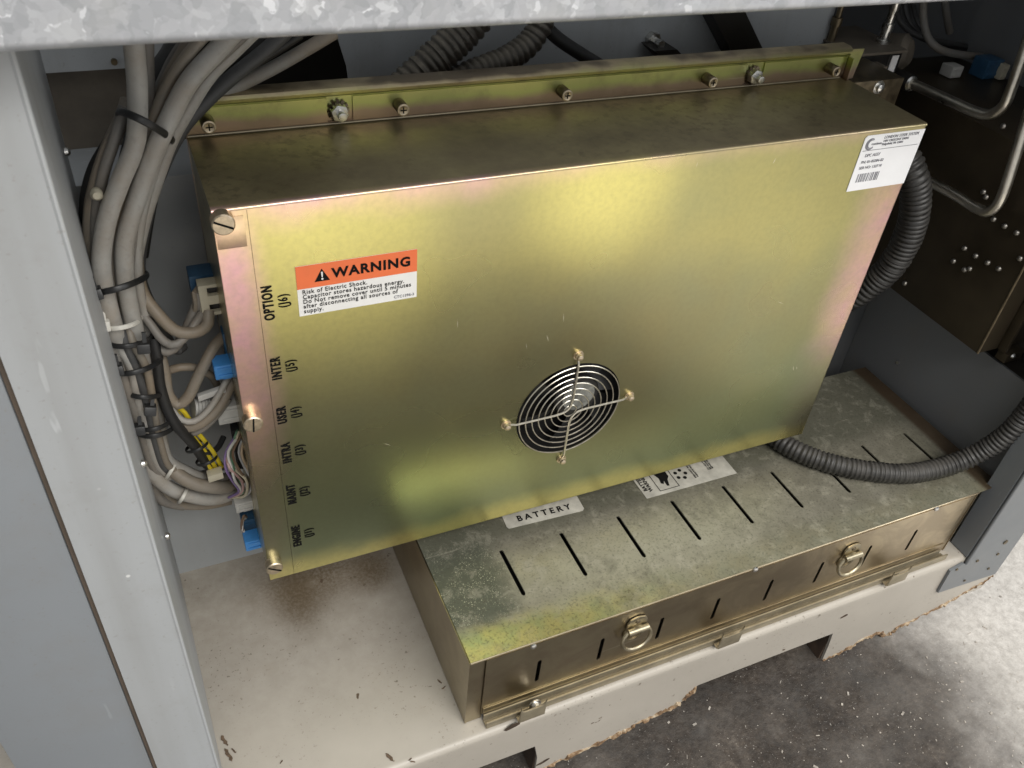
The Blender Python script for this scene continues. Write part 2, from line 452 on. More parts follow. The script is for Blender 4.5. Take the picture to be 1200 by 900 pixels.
def rubber(name, col, dustc, k):
    t = NT(name)
    g = t.n('ShaderNodeNewGeometry').outputs['Normal']
    up = t.rng(t.sep(g)[2], 0.0, 0.9)
    d = t.math('MULTIPLY', up, t.rng(t.noise(38, 6, 0.7), 0.35, 0.65, 0.15, k))
    c = t.mix(d, col, dustc)
    c = t.mix(t.rng(t.noise(150, 4, 0.7), 0.58, 0.7, 0, 0.35), c, dustc)
    t.bump(t.noise(300, 3), 0.08, 0.0004)
    return t.out(c, t.rng(d, 0, 0.6, 0.36, 0.7))
M_RUBBER = rubber('black_rubber_hose', (0.018, 0.0175, 0.017), (0.12, 0.11, 0.095), 0.6)
M_DRUBBER = rubber('dusty_rubber_hose', (0.05, 0.044, 0.036), (0.27, 0.24, 0.19), 1.0)
M_TIE = plain('black_nylon_tie', (0.018, 0.018, 0.018), 0.38)
M_WTIE = plain('natural_nylon_tie', (0.62, 0.60, 0.54), 0.4)
M_GREY = paint('grey_enamel', (0.37, 0.385, 0.39), amount=0.12)
M_GREYD = paint('dark_grey_enamel', (0.15, 0.155, 0.16), amount=0.2)
M_CHB = paint('shadow_grey_enamel', (0.10, 0.105, 0.11), amount=0.2)
M_UPPER = paint('upper_wall_enamel', (0.46, 0.48, 0.49), amount=0.3)
M_JAMB = paint('light_grey_enamel', (0.36, 0.372, 0.378), amount=0.28, rough=0.42)
M_DOOR = paint('blue_grey_enamel', (0.23, 0.245, 0.26), amount=0.25, rough=0.45, scale=5)
M_POST = paint('slate_grey_enamel', (0.145, 0.155, 0.163), amount=0.12, rough=0.4, speck=0.5)
M_DARK = plain('dark_steel', (0.018, 0.015, 0.011), 0.5, 0.0, 0.4, 14)
M_BROWN = plain('dusty_brown_steel', (0.13, 0.11, 0.085), 0.65, 0, 0.35, 25)
M_BLUE = plain('blue_plastic', (0.06, 0.27, 0.66), 0.4, 0, 0.12)
M_DBLUE = plain('dull_blue_plastic', (0.03, 0.09, 0.17), 0.45, 0, 0.2)
M_BEIGE = plain('beige_plastic', (0.50, 0.46, 0.35), 0.45, 0, 0.12)
M_LGREY = plain('light_grey_plastic', (0.50, 0.49, 0.46), 0.45, 0, 0.12)
M_WHITE = plain('white_label', (0.80, 0.79, 0.76), 0.45, 0, 0.03)
M_WLAB = plain('bright_white_label', (0.86, 0.86, 0.87), 0.4, 0, 0.02)
M_OLAB = plain('soiled_label', (0.46, 0.44, 0.38), 0.5, 0, 0.25, 70)
M_HUB = plain('grey_hub_sticker', (0.20, 0.20, 0.18), 0.6, 0, 0.5, 130)
M_ORANGE = plain('orange_print', (0.80, 0.17, 0.055), 0.45, 0, 0.05)
M_INK = plain('black_ink', (0.010, 0.0095, 0.009), 0.8, 0, 0.1, 60, 0.08)
M_GINK = plain('grey_ink', (0.20, 0.20, 0.22), 0.55, 0, 0.1)
M_YELLOW = plain('yellow_wire', (0.72, 0.56, 0.03), 0.45, 0, 0.15)

def cable_mat(name, col, stain=(0.24, 0.17, 0.10), k=0.4):
    t = NT(name)
    c = t.mix(t.rng(t.noise(16, 6, 0.7), 0.42, 0.70, 0, k), col, stain)
    c = t.mix(t.rng(t.noise(260, 3), 0.55, 0.75, 0, 0.35), c, tuple(q * 0.55 for q in col))
    t.bump(t.noise(120, 3), 0.08, 0.0006)
    return t.out(c, 0.52)
C_GREY = cable_mat('grey_cable_jacket', (0.36, 0.35, 0.325), k=0.55)
C_WARM = cable_mat('warm_grey_cable_jacket', (0.22, 0.195, 0.16), k=0.7)
C_MID = cable_mat('mid_grey_cable_jacket', (0.19, 0.18, 0.165))
C_DARK = cable_mat('dark_grey_cable_jacket', (0.07, 0.07, 0.07), (0.04, 0.035, 0.03))
C_BLACK = cable_mat('shaded_gap_black', (0.018, 0.018, 0.018), (0.03, 0.025, 0.02))

def galv():
    t = NT('galvanised_spangle')
    wv = t.n('ShaderNodeVectorMath', operation='ADD')
    nz = t.n('ShaderNodeTexNoise'); t.set(nz.inputs['Vector'], t.coord()); nz.inputs['Scale'].default_value = 110; nz.inputs['Detail'].default_value = 3
    sc = t.n('ShaderNodeVectorMath', operation='SCALE'); t.set(sc.inputs[0], nz.outputs['Color']); sc.inputs['Scale'].default_value = 0.011
    t.set(wv.inputs[0], t.coord()); t.set(wv.inputs[1], sc.outputs[0])
    a = t.voro(150, vec=wv.outputs[0], out='Color')
    b = t.voro(330, vec=wv.outputs[0], out='Color')
    fa = t.sep(a)[0]; fb = t.sep(b)[1]
    f = t.math('ADD', t.math('MULTIPLY', fa, 0.65), t.math('MULTIPLY', fb, 0.35))
    c = t.ramp(f, [(0.12, (0.39, 0.405, 0.43)), (0.5, (0.46, 0.475, 0.505)), (0.80, (0.52, 0.54, 0.57)), (0.93, (0.70, 0.72, 0.76))])
    c = t.mix(t.rng(t.noise(40, 4), 0.5, 0.75, 0, 0.3), c, (0.62, 0.62, 0.60))
    t.bump(t.noise(160, 4), 0.12, 0.0008)
    return t.out(c, t.rng(f, 0, 1, 0.55, 0.36), 0.5)
M_GALV = galv()

def pan_mat():
    t = NT('cream_grey_pan_paint')
    c = t.mix(t.rng(t.noise(7, 5, 0.6), 0.3, 0.75), (0.42, 0.385, 0.33), (0.345, 0.315, 0.27))
    x, y, z = t.sep()
    back = t.rng(y, -0.09, 0.10, 0.05, 0.55)
    c = t.mix(t.math('MULTIPLY', back, t.rng(t.noise(60, 5, 0.7), 0.35, 0.65)), c, (0.25, 0.215, 0.17))
    gr = t.rng(t.noise(330, 4, 0.7), 0.40, 0.60)
    for cpt, rad in (((0.03, 0.080, -0.133), (0.034, 0.070, 0.05)), ((0.110, 0.085, -0.133), (0.036, 0.045, 0.05)), ((0.05, 0.10, -0.133), (0.10, 0.07, 0.05))):
        b = t.blob(cpt, 0.1, rad)
        k = t.math('MULTIPLY', b, t.math('ADD', t.math('MULTIPLY', gr, 0.35), 0.62), True)
        c = t.mix(k, c, (0.12, 0.088, 0.052))
    sp = t.math('MAXIMUM', t.rng(t.noise(130, 3, 0.6), 0.69, 0.73), t.math('MULTIPLY', t.rng(t.noise(300, 3, 0.6), 0.62, 0.68), t.rng(t.noise(14, 4), 0.45, 0.65)))
    c = t.mix(t.math('MULTIPLY', sp, 0.75), c, (0.10, 0.075, 0.05))
    ch = t.rng(t.noise(34, 4, 0.65, vec=t.mapped((1, 0.6, 1), (3.3, 1.7, 0))), 0.70, 0.715)
    c = t.mix(ch, c, (0.10, 0.07, 0.045))
    drip = t.rng(t.noise(30, 3, vec=t.mapped((1, 1, 0.2))), 0.62, 0.8, 0, 0.35)
    c = t.mix(drip, c, (0.33, 0.29, 0.23))
    t.bump(t.math('SUBTRACT', t.noise(90, 4), t.math('MULTIPLY', ch, 0.8)), 0.14, 0.0008)
    return t.out(c, 0.45)
M_PAN = pan_mat()
def rust():
    t = NT('rusty_peeling_edge')
    c = t.ramp(t.noise(120, 5, 0.7), [(0.3, (0.06, 0.035, 0.02)), (0.48, (0.20, 0.12, 0.06)), (0.6, (0.42, 0.33, 0.22)), (0.72, (0.58, 0.52, 0.42))])
    t.bump(t.noise(200, 4), 0.5, 0.002)
    return t.out(c, 0.8)
M_RUST = rust()
M_RUSTY = plain('rust_spot', (0.12, 0.08, 0.05), 0.8, 0, 0.6, 220)
M_DRUST = plain('dark_rusty_steel', (0.055, 0.035, 0.022), 0.75, 0, 0.5, 70)

def concrete():
    t = NT('stained_concrete')
    n = t.noise(3.2, 8, 0.62)
    c = t.ramp(t.noise(26, 8, 0.7), [(0.3, (0.16, 0.15, 0.135)), (0.5, (0.25, 0.235, 0.215)), (0.7, (0.35, 0.335, 0.31))])
    x, y, z = t.sep()
    wob = t.math('MULTIPLY', t.math('SUBTRACT', t.noise(9, 6, 0.65), 0.5), 0.35)
    # oil soaked strip along the machine, pale concrete on the right
    far = t.rng(t.math('ADD', t.math('MULTIPLY', y, -1.0), wob), 0.72, 1.0, 0, 1, True)  # pale ground out of view, added for the cover to reflect
    right = t.rng(t.math('ADD', t.math('SUBTRACT', x, t.math('MULTIPLY', y, 0.12)), t.math('MULTIPLY', wob, 0.6)), 0.66, 0.90, 0, 1, True)
    near = t.math('SUBTRACT', 1.0, t.math('MAXIMUM', far, right))
    oil = t.ramp(t.math('ADD', t.math('MULTIPLY', t.noise(16, 8, 0.7), 0.55), t.math('MULTIPLY', t.noise(150, 6, 0.8), 0.45)), [(0.36, (0.010, 0.007, 0.005)), (0.47, (0.025, 0.018, 0.0125)), (0.57, (0.052, 0.040, 0.030)), (0.70, (0.15, 0.125, 0.098))])
    c = t.mix(t.math('MULTIPLY', near, t.rng(t.noise(12, 6, 0.7), 0.25, 0.6, 0.75, 1)), c, oil)
    c = t.mix(t.math('MULTIPLY', t.math('SUBTRACT', 1.0, near), 0.8), c, t.ramp(t.noise(110, 8, 0.8), [(0.32, (0.40, 0.37, 0.33)), (0.7, (0.80, 0.76, 0.70))]))
    fl = t.rng(t.noise(420, 3, 0.7), 0.63, 0.70)
    fl = t.math('MULTIPLY', fl, t.rng(t.noise(24, 5), 0.45, 0.6))
    c = t.mix(t.math('MULTIPLY', fl, 0.5), c, (0.6, 0.57, 0.52))
    t.bump(t.noise(130, 6, 0.7), 0.5, 0.003)
    return t.out(c, t.rng(n, 0.3, 0.7, 0.45, 0.75))
M_GROUND = concrete()

# ------------------------------------------------------------------ the setting
FZ = -0.133          # cabinet floor
GZ = -0.252          # ground
tag(MB().add([(-4, -6, GZ), (5, -6, GZ), (5, 3, GZ), (-4, 3, GZ)], [(0, 1, 2, 3)]).build('concrete_floor', M_GROUND), kind='structure')
# loose grit and chips on the concrete
g = MB()
for i in range(1700):
    x = random.uniform(0.2, 1.3); y = random.uniform(-0.5, -0.12); s = random.choice((.0002, .0003, .0003, .0004, .0004, .0005, .0008)) * random.uniform(.6, 1.4)
    if random.random() < 0.5 and y > -0.16: continue
    a = random.uniform(0, 3.14); l = random.uniform(1, 2.4) if random.random() < .9 or s > .0005 else random.uniform(4, 9)
    g.obox((x, y, GZ + s * .4), V((math.cos(a), math.sin(a), 0)) * s * l, V((-math.sin(a), math.cos(a), 0)) * s, V((random.uniform(-.3, .3), 0, 1)) * s * .6)
tag(g.build('grit', plain('pale_grit', (0.38, 0.345, 0.30), 0.8, 0, 0.5, 90)), 'pale chips and grit scattered over the dark concrete', 'grit', kind='stuff')

# ------------------------------------------------------------------ the cabinet
cab = tag(empty('equipment_cabinet', (0.3, 0, GZ)), 'open grey steel machine cabinet with cream floor pan and dark inner walls', 'cabinet')
def cp(mb, name, mat, bevel=0, **k):
    o = mb.build(name, mat, None, bevel, **k)
    o.parent = cab; o.matrix_parent_inverse = Matrix.Translation((-0.3, 0, -GZ))
    return o
YF = -0.127
# floor pan with a rolled front edge and a ragged skirt
r = 0.006
prof = [V((0, 0.30, FZ)), V((0, YF + r, FZ))]
for i in range(1, 7):
    a = math.pi / 2 * i / 6
    prof.append(V((0, YF + r - r * math.sin(a), FZ - r + r * math.cos(a))))
prof += [V((0, YF, FZ - 0.012)), V((0, YF + 0.003, FZ - 0.012)), V((0, YF + 0.003 + r, FZ - 0.004)), V((0, 0.30, FZ - 0.004))]
pan = MB().extrude([p + V((-0.30, 0, 0)) for p in prof], (1, 0, 0), 1.128)
def ragged(pts, n=6, amp=0.0025):
    out = []
    for (a, b) in zip(pts, pts[1:]):
        for k in range(n):
            t = k / n
            out.append((a[0] + (b[0] - a[0]) * t + random.uniform(-amp, amp) * .5, a[1] + (b[1] - a[1]) * t + random.uniform(-amp, amp)))
    out.append(pts[-1])
    return out
leg1 = ragged([(0.212, -0.2505), (0.228, -0.242), (0.25, -0.241), (0.28, -0.236), (0.31, -0.233), (0.325, -0.228), (0.345, -0.2235), (0.362, -0.221), (0.378, -0.216), (0.386, -0.206), (0.391, -0.1945)])
leg2 = ragged([(0.580, -0.2515), (0.60, -0.2505), (0.62, -0.246), (0.635, -0.238), (0.655, -0.236), (0.667, -0.241), (0.672, -0.2515), (0.686, -0.2505), (0.69, -0.242), (0.715, -0.240), (0.745, -0.234), (0.765, -0.229), (0.785, -0.222), (0.80, -0.216), (0.815, -0.214), (0.828, -0.205)])
outer = [(-0.30, FZ - 0.012), (-0.30, -0.186), (0.206, -0.190), (0.211, -0.215)] + leg1 + [(0.394, -0.1935), (0.537, -0.1935), (0.573, -0.1945), (0.577, -0.22)] + leg2 + [(0.828, FZ - 0.012)]
pan.plate(outer, [], FRONT(YF), 0.003)
pan.box((0.7281, YF + 0.003, FZ - 0.1), (0.828, YF + 0.006, FZ - 0.004))
cp(pan, 'floor_pan', M_PAN)
for lp in (leg1, leg2):
    e = MB().tube([V((x, YF + 0.0012 + random.uniform(-.0008, .0008), z)) for (x, z) in lp], lambda i, u: random.uniform(0.0018, 0.0040), 6)
    cp(e, 'rusted_edge', M_RUST)
for x in (0.2115, 0.578):
    cp(MB().box((x - 0.0015, YF + 0.0035, GZ + 0.001), (x + 0.0015, 0.0, FZ - 0.005)), 'skirt_web', M_DRUST)
# flakes where the paint broke off
for (px, py, s, ry) in ((242 + 300, 850, 0, 0), (602, 851, 0.0055, 0.5), (637, 893, 0.005, 1.0), (517, 802, 0.0, 0), (990, 722, 0.003, 0.6), (745 + 247, 724, 0.0, 0)):
    if s:
        p = at(px, py, 'y', YF - 0.0006)
        pts = [(p.x + s * 1.5 * math.cos(t) * random.uniform(.7, 1.2), p.z + s * .7 * math.sin(t + ry) * random.uniform(.7, 1.2)) for t in [i * math.pi / 5 for i in range(10)]]
        cp(MB().plate(pts, [], FRONT(YF - 0.0007), 0.0005), 'paint_chip', M_DRUST)
for (px, py, s, a) in ((457, 888, 0.0055, -62), (515, 799, 0.0030, -60), (520, 806, 0.0024, 20), (481, 890, .002, 20), (484, 893, .0022, -30), (263, 868, .006, -72), (268, 885, .007, -75), (274, 880, .003, -60), (330, 893, .002, 40)):
    p = at(px, py, 'z', FZ)
    ca, sa = math.cos(math.radians(a)), math.sin(math.radians(a))
    pts = [(p.x + ca * s * math.cos(t) * random.uniform(.5, 1.25) - sa * s * .28 * math.sin(t) * random.uniform(.4, 1.3), p.y + sa * s * math.cos(t) * random.uniform(.8, 1.1) + ca * s * .28 * math.sin(t) * random.uniform(.4, 1.4)) for t in [i * math.pi / 8 for i in range(16)]]
    cp(MB().plate(pts, [], TOP(FZ + 0.0007), 0.0005), 'paint_chip', M_RUSTY)
cp(MB().box((-0.30, 0.10, GZ + 0.001), (0.83, 0.104, FZ - 0.005)), 'rear_skirt', M_DARK)
# left post: front face, return into the cabinet
jl = MB()
jl.plate([(-0.1035, -0.26), (-0.0665, -0.26), (-0.0665, 0.80), (-0.1035, 0.80)], [], FRONT(-0.122), 0.002)
z0, z1 = FZ + 0.0005, 0.80
jl.add([(-0.0665, -0.1215, -0.26), (-0.0660, -0.1205, -0.26), (-0.0660, -0.1205, z1), (-0.0665, -0.1215, z1)], [(0, 1, 2, 3)])
jl.add([(-0.0660, -0.1205, z0), (-0.0745, 0.1445, z0), (-0.0745, 0.1445, z1), (-0.0660, -0.1205, z1), (-0.0680, -0.1205, z0), (-0.0765, 0.1445, z0), (-0.0765, 0.1445, z1), (-0.0680, -0.1205, z1)],
       [(0, 1, 2, 3), (7, 6, 5, 4), (0, 3, 7, 4), (1, 5, 6, 2), (3, 2, 6, 7), (0, 4, 5, 1)])
cp(jl, 'door_post', M_JAMB)
rim = MB().tube([V((-0.0664, -0.1212, z)) for z in (-0.25, 0.0, 0.3, 0.8)], 0.0013, 8)
cp(rim, 'post_edge', M_JAMB)
for (px, py) in ((76, 87), (78, 178), (168, 543), (196, 628)):
    p = at(px, py, 'x', -0.071) if py < 400 else at(px, py, 'x', -0.0672)
    cp(MB().lathe(p + V((-.001, 0, 0)), (1, 0, 0), [(0, .0028), (.002, .0026), (.0032, .0012)], 10), 'rivet', M_STEEL)
# back panel behind the connectors
cp(MB().box((-0.078, 0.145, FZ), (0.595, 0.148, 0.2975)).box((-0.078, 0.148, 0.2945), (0.62, 0.206, 0.2975)), 'back_panel', M_GREY)
cp(MB().box((0.5955, 0.145, FZ), (0.785, 0.148, 0.225)), 'shaded_back_panel', M_CHB)  # back panel continued, its shade put in as a darker grey
cp(MB().box((-0.12, 0.206, 0.26), (0.045, 0.209, 0.357)), 'brown_backplate', M_BROWN)
cp(MB().box((-0.12, 0.198, 0.3575), (0.045, 0.2055, 0.80)), 'header_strip', M_UPPER)
cp(MB().cyl((0.052 - 0.085, 0.1985, 0.363), (0.052 - 0.085, 0.195, 0.363), 0.0022, n=10), 'rivet', M_DSTEEL)
uw = MB().plate([(0.143, 0.27), (0.625, 0.27), (0.63, 0.80), (0.09, 0.80), (0.128, 0.374), (0.136, 0.345)], [], FRONT(0.206), 0.002)
cp(uw, 'upper_back_wall', M_UPPER)
cp(MB().box((0.12, 0.150, 0.326), (0.66, 0.2055, 0.330)), 'ledge', M_BROWN)
br = MB()
for (a, b) in (((0.448, 0.390), (0.499, 0.333)), ((0.398, 0.350), (0.430, 0.325))):
    u = V((b[0] - a[0], 0, b[1] - a[1])) * .5
    c = V(((a[0] + b[0]) / 2 + .02, 0.192, (a[1] + b[1]) / 2))
    br.obox(c, u, V((0.018, 0, 0)) if a[0] > .42 else V((.012, 0, 0)), V((0, 0.012, 0)))
cp(br, 'brace', M_DARK)
st = MB().cyl((0.418, 0.2055, 0.352), (0.418, 0.188, 0.352), 0.0035, n=8).cyl((0.418, 0.2055, 0.352), (0.418, 0.200, 0.352), 0.007, n=6)
cp(st, 'stud', M_STEEL)
# right side wall, its dark upper part and the outer shell
cp(MB().box((0.764, -0.10, FZ), (0.767, 0.1445, 0.0755)), 'side_wall', M_GREYD)
cp(MB().box((0.767, -0.10, 0.0735), (0.86, 0.1445, 0.0755)), 'wall_flange', M_DARK)
cp(MB().cyl((0.7639, 0.072, -0.006), (0.7622, 0.072, -0.006), 0.0022, n=8), 'rivet', M_STEEL)
cp(MB().box((0.86, -0.12, -0.13), (0.863, 0.46, 0.80)), 'upper_side_wall', M_GREYD)
cp(MB().box((0.838, -0.10, 0.392), (0.8595, 0.30, 0.40)), 'wall_rail', M_GREYD, 0.001)
cp(MB().box((-0.30, 0.46, GZ + .002), (0.90, 0.463, 0.80)), 'outer_back', M_DARK)
cp(MB().box((-0.30, 0.07, 0.80), (0.90, 0.463, 0.803)), 'roof', M_GREYD)  # stops short at the front, gap added to light the upper interior
# right corner post
xL, xR = 0.744, 0.821
pp = MB().plate([(0.7205, -0.145), (0.7235, -0.1865), (0.822, -0.1945), (xR, 0.80), (xL, 0.80), (xL, -0.143), (0.738, -0.139)][::-1], [], FRONT(YF - 0.0035), 0.003)
pp.box((xL - 0.003, YF - 0.0005, FZ + 0.001), (xL, -0.104, 0.80))
pp.box((xR - 0.003, YF - 0.0005, FZ - 0.03), (xR, -0.09, 0.80))
cp(pp, 'corner_post', M_POST)
cp(MB().tube([V((xL - 0.0005, YF - 0.003, z)) for z in (-0.142, 0, .3, .8)], 0.0016, 8), 'post_edge', M_POST)
for (px, py, rr) in ((1121, 667, .0018), (1145, 657, .002), (1158, 666, .0018), (1169, 649, .002), (1178, 635, .0032), (1130, 680, .0016)):
    p = at(px, py, 'y', YF - 0.0035)
    cp(MB().cyl(p, p + V((0, -0.0012, 0)), rr, n=8), 'rivet', M_DSTEEL)

# ------------------------------------------------------------------ galvanised beam and left door panel
gb = MB(); rr = 0.004; pr = []
yb, zb = -0.152, 0.4885
pr += [V((-0.45, yb, 0.80)), V((-0.45, yb, zb + rr))]  # face carried up out of view to shade the interior
for i in range(1, 6):
    a = math.pi / 2 * i / 5
    pr.append(V((-0.45, yb + rr - rr * math.cos(a), zb + rr - rr * math.sin(a))))
pr += [V((-0.45, -0.125, zb)), V((-0.45, -0.125, zb + 0.002)), V((-0.45, yb + 0.004, zb + 0.004)), V((-0.45, yb + 0.002, 0.80))]
gb.extrude(pr, (1, 0, 0), 1.6)
tag(gb.build('galvanised_beam', M_GALV), 'galvanised steel channel with crystal spangle across the top of the opening', 'beam')
dp = MB().box((-0.179, -0.1185, -0.245), (-0.1065, -0.1165, 0.80))
dp = MB().plate(rect(-0.179, -0.245, -0.1065, 0.80), [], FRONT(-0.1205), 0.012)
door = tag(dp.build('door_panel', M_DOOR, None, 0.0012), 'blue grey flat door panel left of the cabinet post', 'panel')
MB().box((-0.1062, -0.1195, -0.245), (-0.1040, -0.112, 0.80)).build('seam_strip', plain('brown_seal', (0.10, 0.075, 0.055), .7), door)

# ------------------------------------------------------------------ battery box
BX0, BX1, BY0, BY1, BZ = 0.1376, 0.7535, -0.111, 0.1037, -0.035
bb = tag(empty('battery_box', (0.43, 0, FZ)), 'low slotted zinc plated battery box with two ring latches on cabinet floor', 'battery box')
def bp(mb, name, mat, bevel=0, **k):
    o = mb.build(name, mat, None, bevel, **k)
    o.parent = bb; o.matrix_parent_inverse = Matrix.Translation((-0.43, 0, -FZ)); return o
holes = [slot(0.208 + 0.0628 * i, -0.0362, 0.0020, 0.0275, 3) for i in range(9)]
lid = MB().plate(rect(BX0 + .0008, BY0 + .0008, BX1, BY1), holes, TOP(BZ), 0.0015)
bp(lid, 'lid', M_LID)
bp(MB().tube([(BX0 + .0005, BY0 + .0006, BZ - .0009), (0.4, BY0 + .0004, BZ - .0009), (0.7225, BY0 + .0006, BZ - .0009)], 0.0010, 8), 'lid_edge', M_BFRONT)
# body walls
RXB = 0.7235
bp(MB().box((BX0, BY0 + 0.001, FZ + .001), (BX0 + .0015, BY1, BZ - .0017)).box((RXB - .0015, BY0 + 0.001, FZ + .001), (RXB, BY1 - .002, BZ - .0017)).box((BX0 + .0016, BY1 - .0015, FZ + .001), (RXB, BY1, BZ - .0017)).box((BX0 + .0016, BY0 + .02, FZ + .001), (RXB - .002, BY1 - .002, FZ + .002)),
   'body', M_BFRONT)
bp(MB().box((BX0 + .0018, BY0 + 0.0016, FZ + .001), (BX0 + .016, BY0 + 0.003, BZ - .0020)), 'corner_strip', M_BFRONT)
bp(MB().box((RXB - .018, BY0 + 0.0016, FZ + .001), (RXB - .0018, BY0 + 0.003, BZ - .0020)), 'corner_strip', M_BFRONT)
bp(MB().box((BX0 + .004, BY0 + .02, FZ + .004), (RXB - .004, BY1 - .006, -0.075)), 'battery_case', plain('battery_case_grey', (0.05, 0.048, 0.045), .5))
FY = BY0 - 0.0005
# the slots lean a little with the panel, eight of them
fh = []
for i in range(8):
    fh.append(slot(0.2046 + 0.0633 * i, -0.0825, 0.0020, 0.0170, 3))
fp = MB().plate(rect(BX0 + .0148, -0.122, RXB - .013, BZ - .0022), fh, FRONT(FY), 0.0012)
bp(fp, 'front_panel', M_BFRONT)
bp(MB().box((BX0 + .016, FY - .0010, -0.122), (RXB - .012, FY - .0002, -0.113)), 'panel_hem', M_BFRONT, .0003)
for px, py in ((625, 757), (885, 667), (1097, 596)):
    p = at(px, py, 'y', FY)
    bp(MB().lathe(p, (0, -1, 0), [(0, .003), (.0012, .0028), (.0022, .0014)], 12), 'rivet', M_STEEL)
# hold-down rail along the foot: a channel with three tabs
rail = MB().box((BX0 + .0165, FY - .010, FZ + .0006), (RXB - .009, FY - .0015, FZ + .003)).box((BX0 + .0165, FY - .0100, FZ + .003), (RXB - .009, FY - .0082, FZ + .0095)).box((BX0 + .0165, FY - .0028, FZ + .003), (RXB - .014, FY - .0012, FZ + .011))
bp(rail, 'foot_rail', M_TAB, .0004)
for i, (px, py) in enumerate(((628, 833), (862, 746), (1060, 674))):
    p = at(px, py, 'y', YF - 0.006)
    tb = MB()
    pts = [(p.x - .013, FZ + .0058), (p.x - .0125, p.z + .006)] + [(p.x - .0065 - .006 * math.cos(q), p.z + .003 - .006 * math.sin(q)) for q in (.4, .8, 1.2, 1.57)] + [(p.x + .0060 + .006 * math.sin(q), p.z + .003 - .006 * math.cos(q)) for q in (0, .4, .8, 1.2)] + [(p.x + .0125, p.z + .006), (p.x + .0125, FZ + .0058)]
    tb.plate(pts, [], FRONT(YF - .0026), .0016)
    tb.box((p.x - .013, YF - .0010, FZ + .0042), (p.x + .0125, FY - .0102, FZ + .0058))
    bp(tb, 'tab', M_TAB, .0003)
p = at(627, 829, 'y', FY - .012)
bp(MB().lathe((p.x, FY - .0102, p.z + .004), (0, -1, 0), [(0, .006), (.0014, .006), (.0016, .0042), (.005, .0040), (.0056, .003)], 12), 'clamp_screw', M_STEEL)
# ring latches
for px, py in ((743, 740), (992, 655)):
    c = at(px, py, 'y', FY); cx, cz = c.x - .001, c.z + .003
    pl = MB().plate([(cx + .0125 * sx * (1 if abs(t) < 9 else 1), cz + t) for sx, t in ()] or circle(cx, cz - .002, .0120, 26), [circle(cx, cz - .003, .0085, 20)], FRONT(FY - .0022), .002)
    pl.plate([(cx - .0105, cz + .006), (cx + .0105, cz + .006), (cx + .0105, cz + .016), (cx + .0080, cz + .0205), (cx + .002, cz + .0225), (cx - .002, cz + .0225), (cx - .0080, cz + .0205), (cx - .0105, cz + .016)], [], FRONT(FY - .0026), .0018)
    lp = bp(pl, 'latch_plate', M_LATCH, .0003)
    bp(MB().cyl((cx, FY - .0002, cz - .003), (cx, FY - .0012, cz - .003), .0085, n=20), 'latch_cup', M_DSTEEL)
    ring = MB().tube([V((cx + .0150 * math.cos(t), FY - .0066 + .0025 * math.sin(t), cz - .0035 + .0130 * math.sin(t))) for t in [2 * math.pi * i / 36 for i in range(36)]], .0019, 8, closed=True)
    bp(ring, 'latch_ring', M_LATCH)
    hb = MB().cyl((cx - .0105, FY - .0058, cz + .0082), (cx + .0105, FY - .0058, cz + .0082), .0034, n=12)
    bp(hb, 'latch_barrel', M_LATCH)
    bp(MB().lathe((cx, FY - .0026, cz + .0165), (0, -1, 0), [(0, .0026), (.001, .0024), (.0016, .001)], 10), 'rivet', M_DSTEEL)
# labels on the lid
LZ = BZ + .0006
la = MB().add([(0.2285, 0.0145, LZ), (0.3025, 0.0045, LZ), (0.3115, 0.0115, LZ), (0.3115, 0.050, LZ), (0.2285, 0.050, LZ)], [(0, 1, 2, 3, 4)])
la = MB().plate([(0.2255, 0.0120), (0.3040, 0.0085), (0.3065, 0.0107), (0.3085, 0.050), (0.2270, 0.0535), (0.2243, 0.0145)], [], TOP(LZ), .0004)
bp(la, 'battery_label', M_OLAB)
lb = MB().plate([(0.3736, 0.0012), (0.4846, 0.0008), (0.4846, 0.052), (0.3730, 0.052)], [], TOP(LZ), .0004)
bp(lb, 'caution_label', M_OLAB)

# ------------------------------------------------------------------ electronics enclosure
W, H, D = 0.5585, 0.3443, 0.1026
en = tag(empty('electronics_enclosure', (W / 2, 0.05, 0)), 'large yellow zinc plated electronics enclosure with round fan guard and warning label', 'enclosure')
def ep(mb, name, mat, bevel=0, parent=None, **k):
    o = mb.build(name, mat, None, bevel, **k)
    o.parent = parent or en
    if not parent: o.matrix_parent_inverse = Matrix.Translation((-W / 2, -0.05, 0))
    return o
FC = (0.2635, 0.1180)                                        # fan centre in x, z
cv = MB(); fr = 0.0022
cv.plate([(0.0205, fr), (W - fr, fr), (W - fr, H - fr), (0.0205, H - fr)], [circle(FC[0], FC[1], 0.0492, 64)], FRONT(0.0), 0.0012)
def fold(pfn, a, b):                                         # quarter round between two directions
    return [pfn(math.pi / 2 * i / 6) for i in range(7)]
# top fold + top sheet
pr = [V((0.0005, fr - fr * math.cos(t), H - fr + fr * math.sin(t))) for t in [math.pi / 2 * i / 6 for i in range(7)]] + [V((0.0005, D - .001, H))]
cv.extrude(pr + [p + V((0, .0002 if i > 5 else .0011, -.0011 if i > 1 else 0)) for i, p in reversed(list(enumerate(pr)))], (1, 0, 0), W - .001)
# bottom fold + return
pr = [V((0.0205, fr - fr * math.cos(t), fr - fr * math.sin(t))) for t in [math.pi / 2 * i / 6 for i in range(7)]] + [V((0.0205, D - .001, 0))]
cv.extrude(pr + [p + V((0, .0002 if i > 5 else .0011, .0011 if i > 1 else 0)) for i, p in reversed(list(enumerate(pr)))], (1, 0, 0), W - .021)
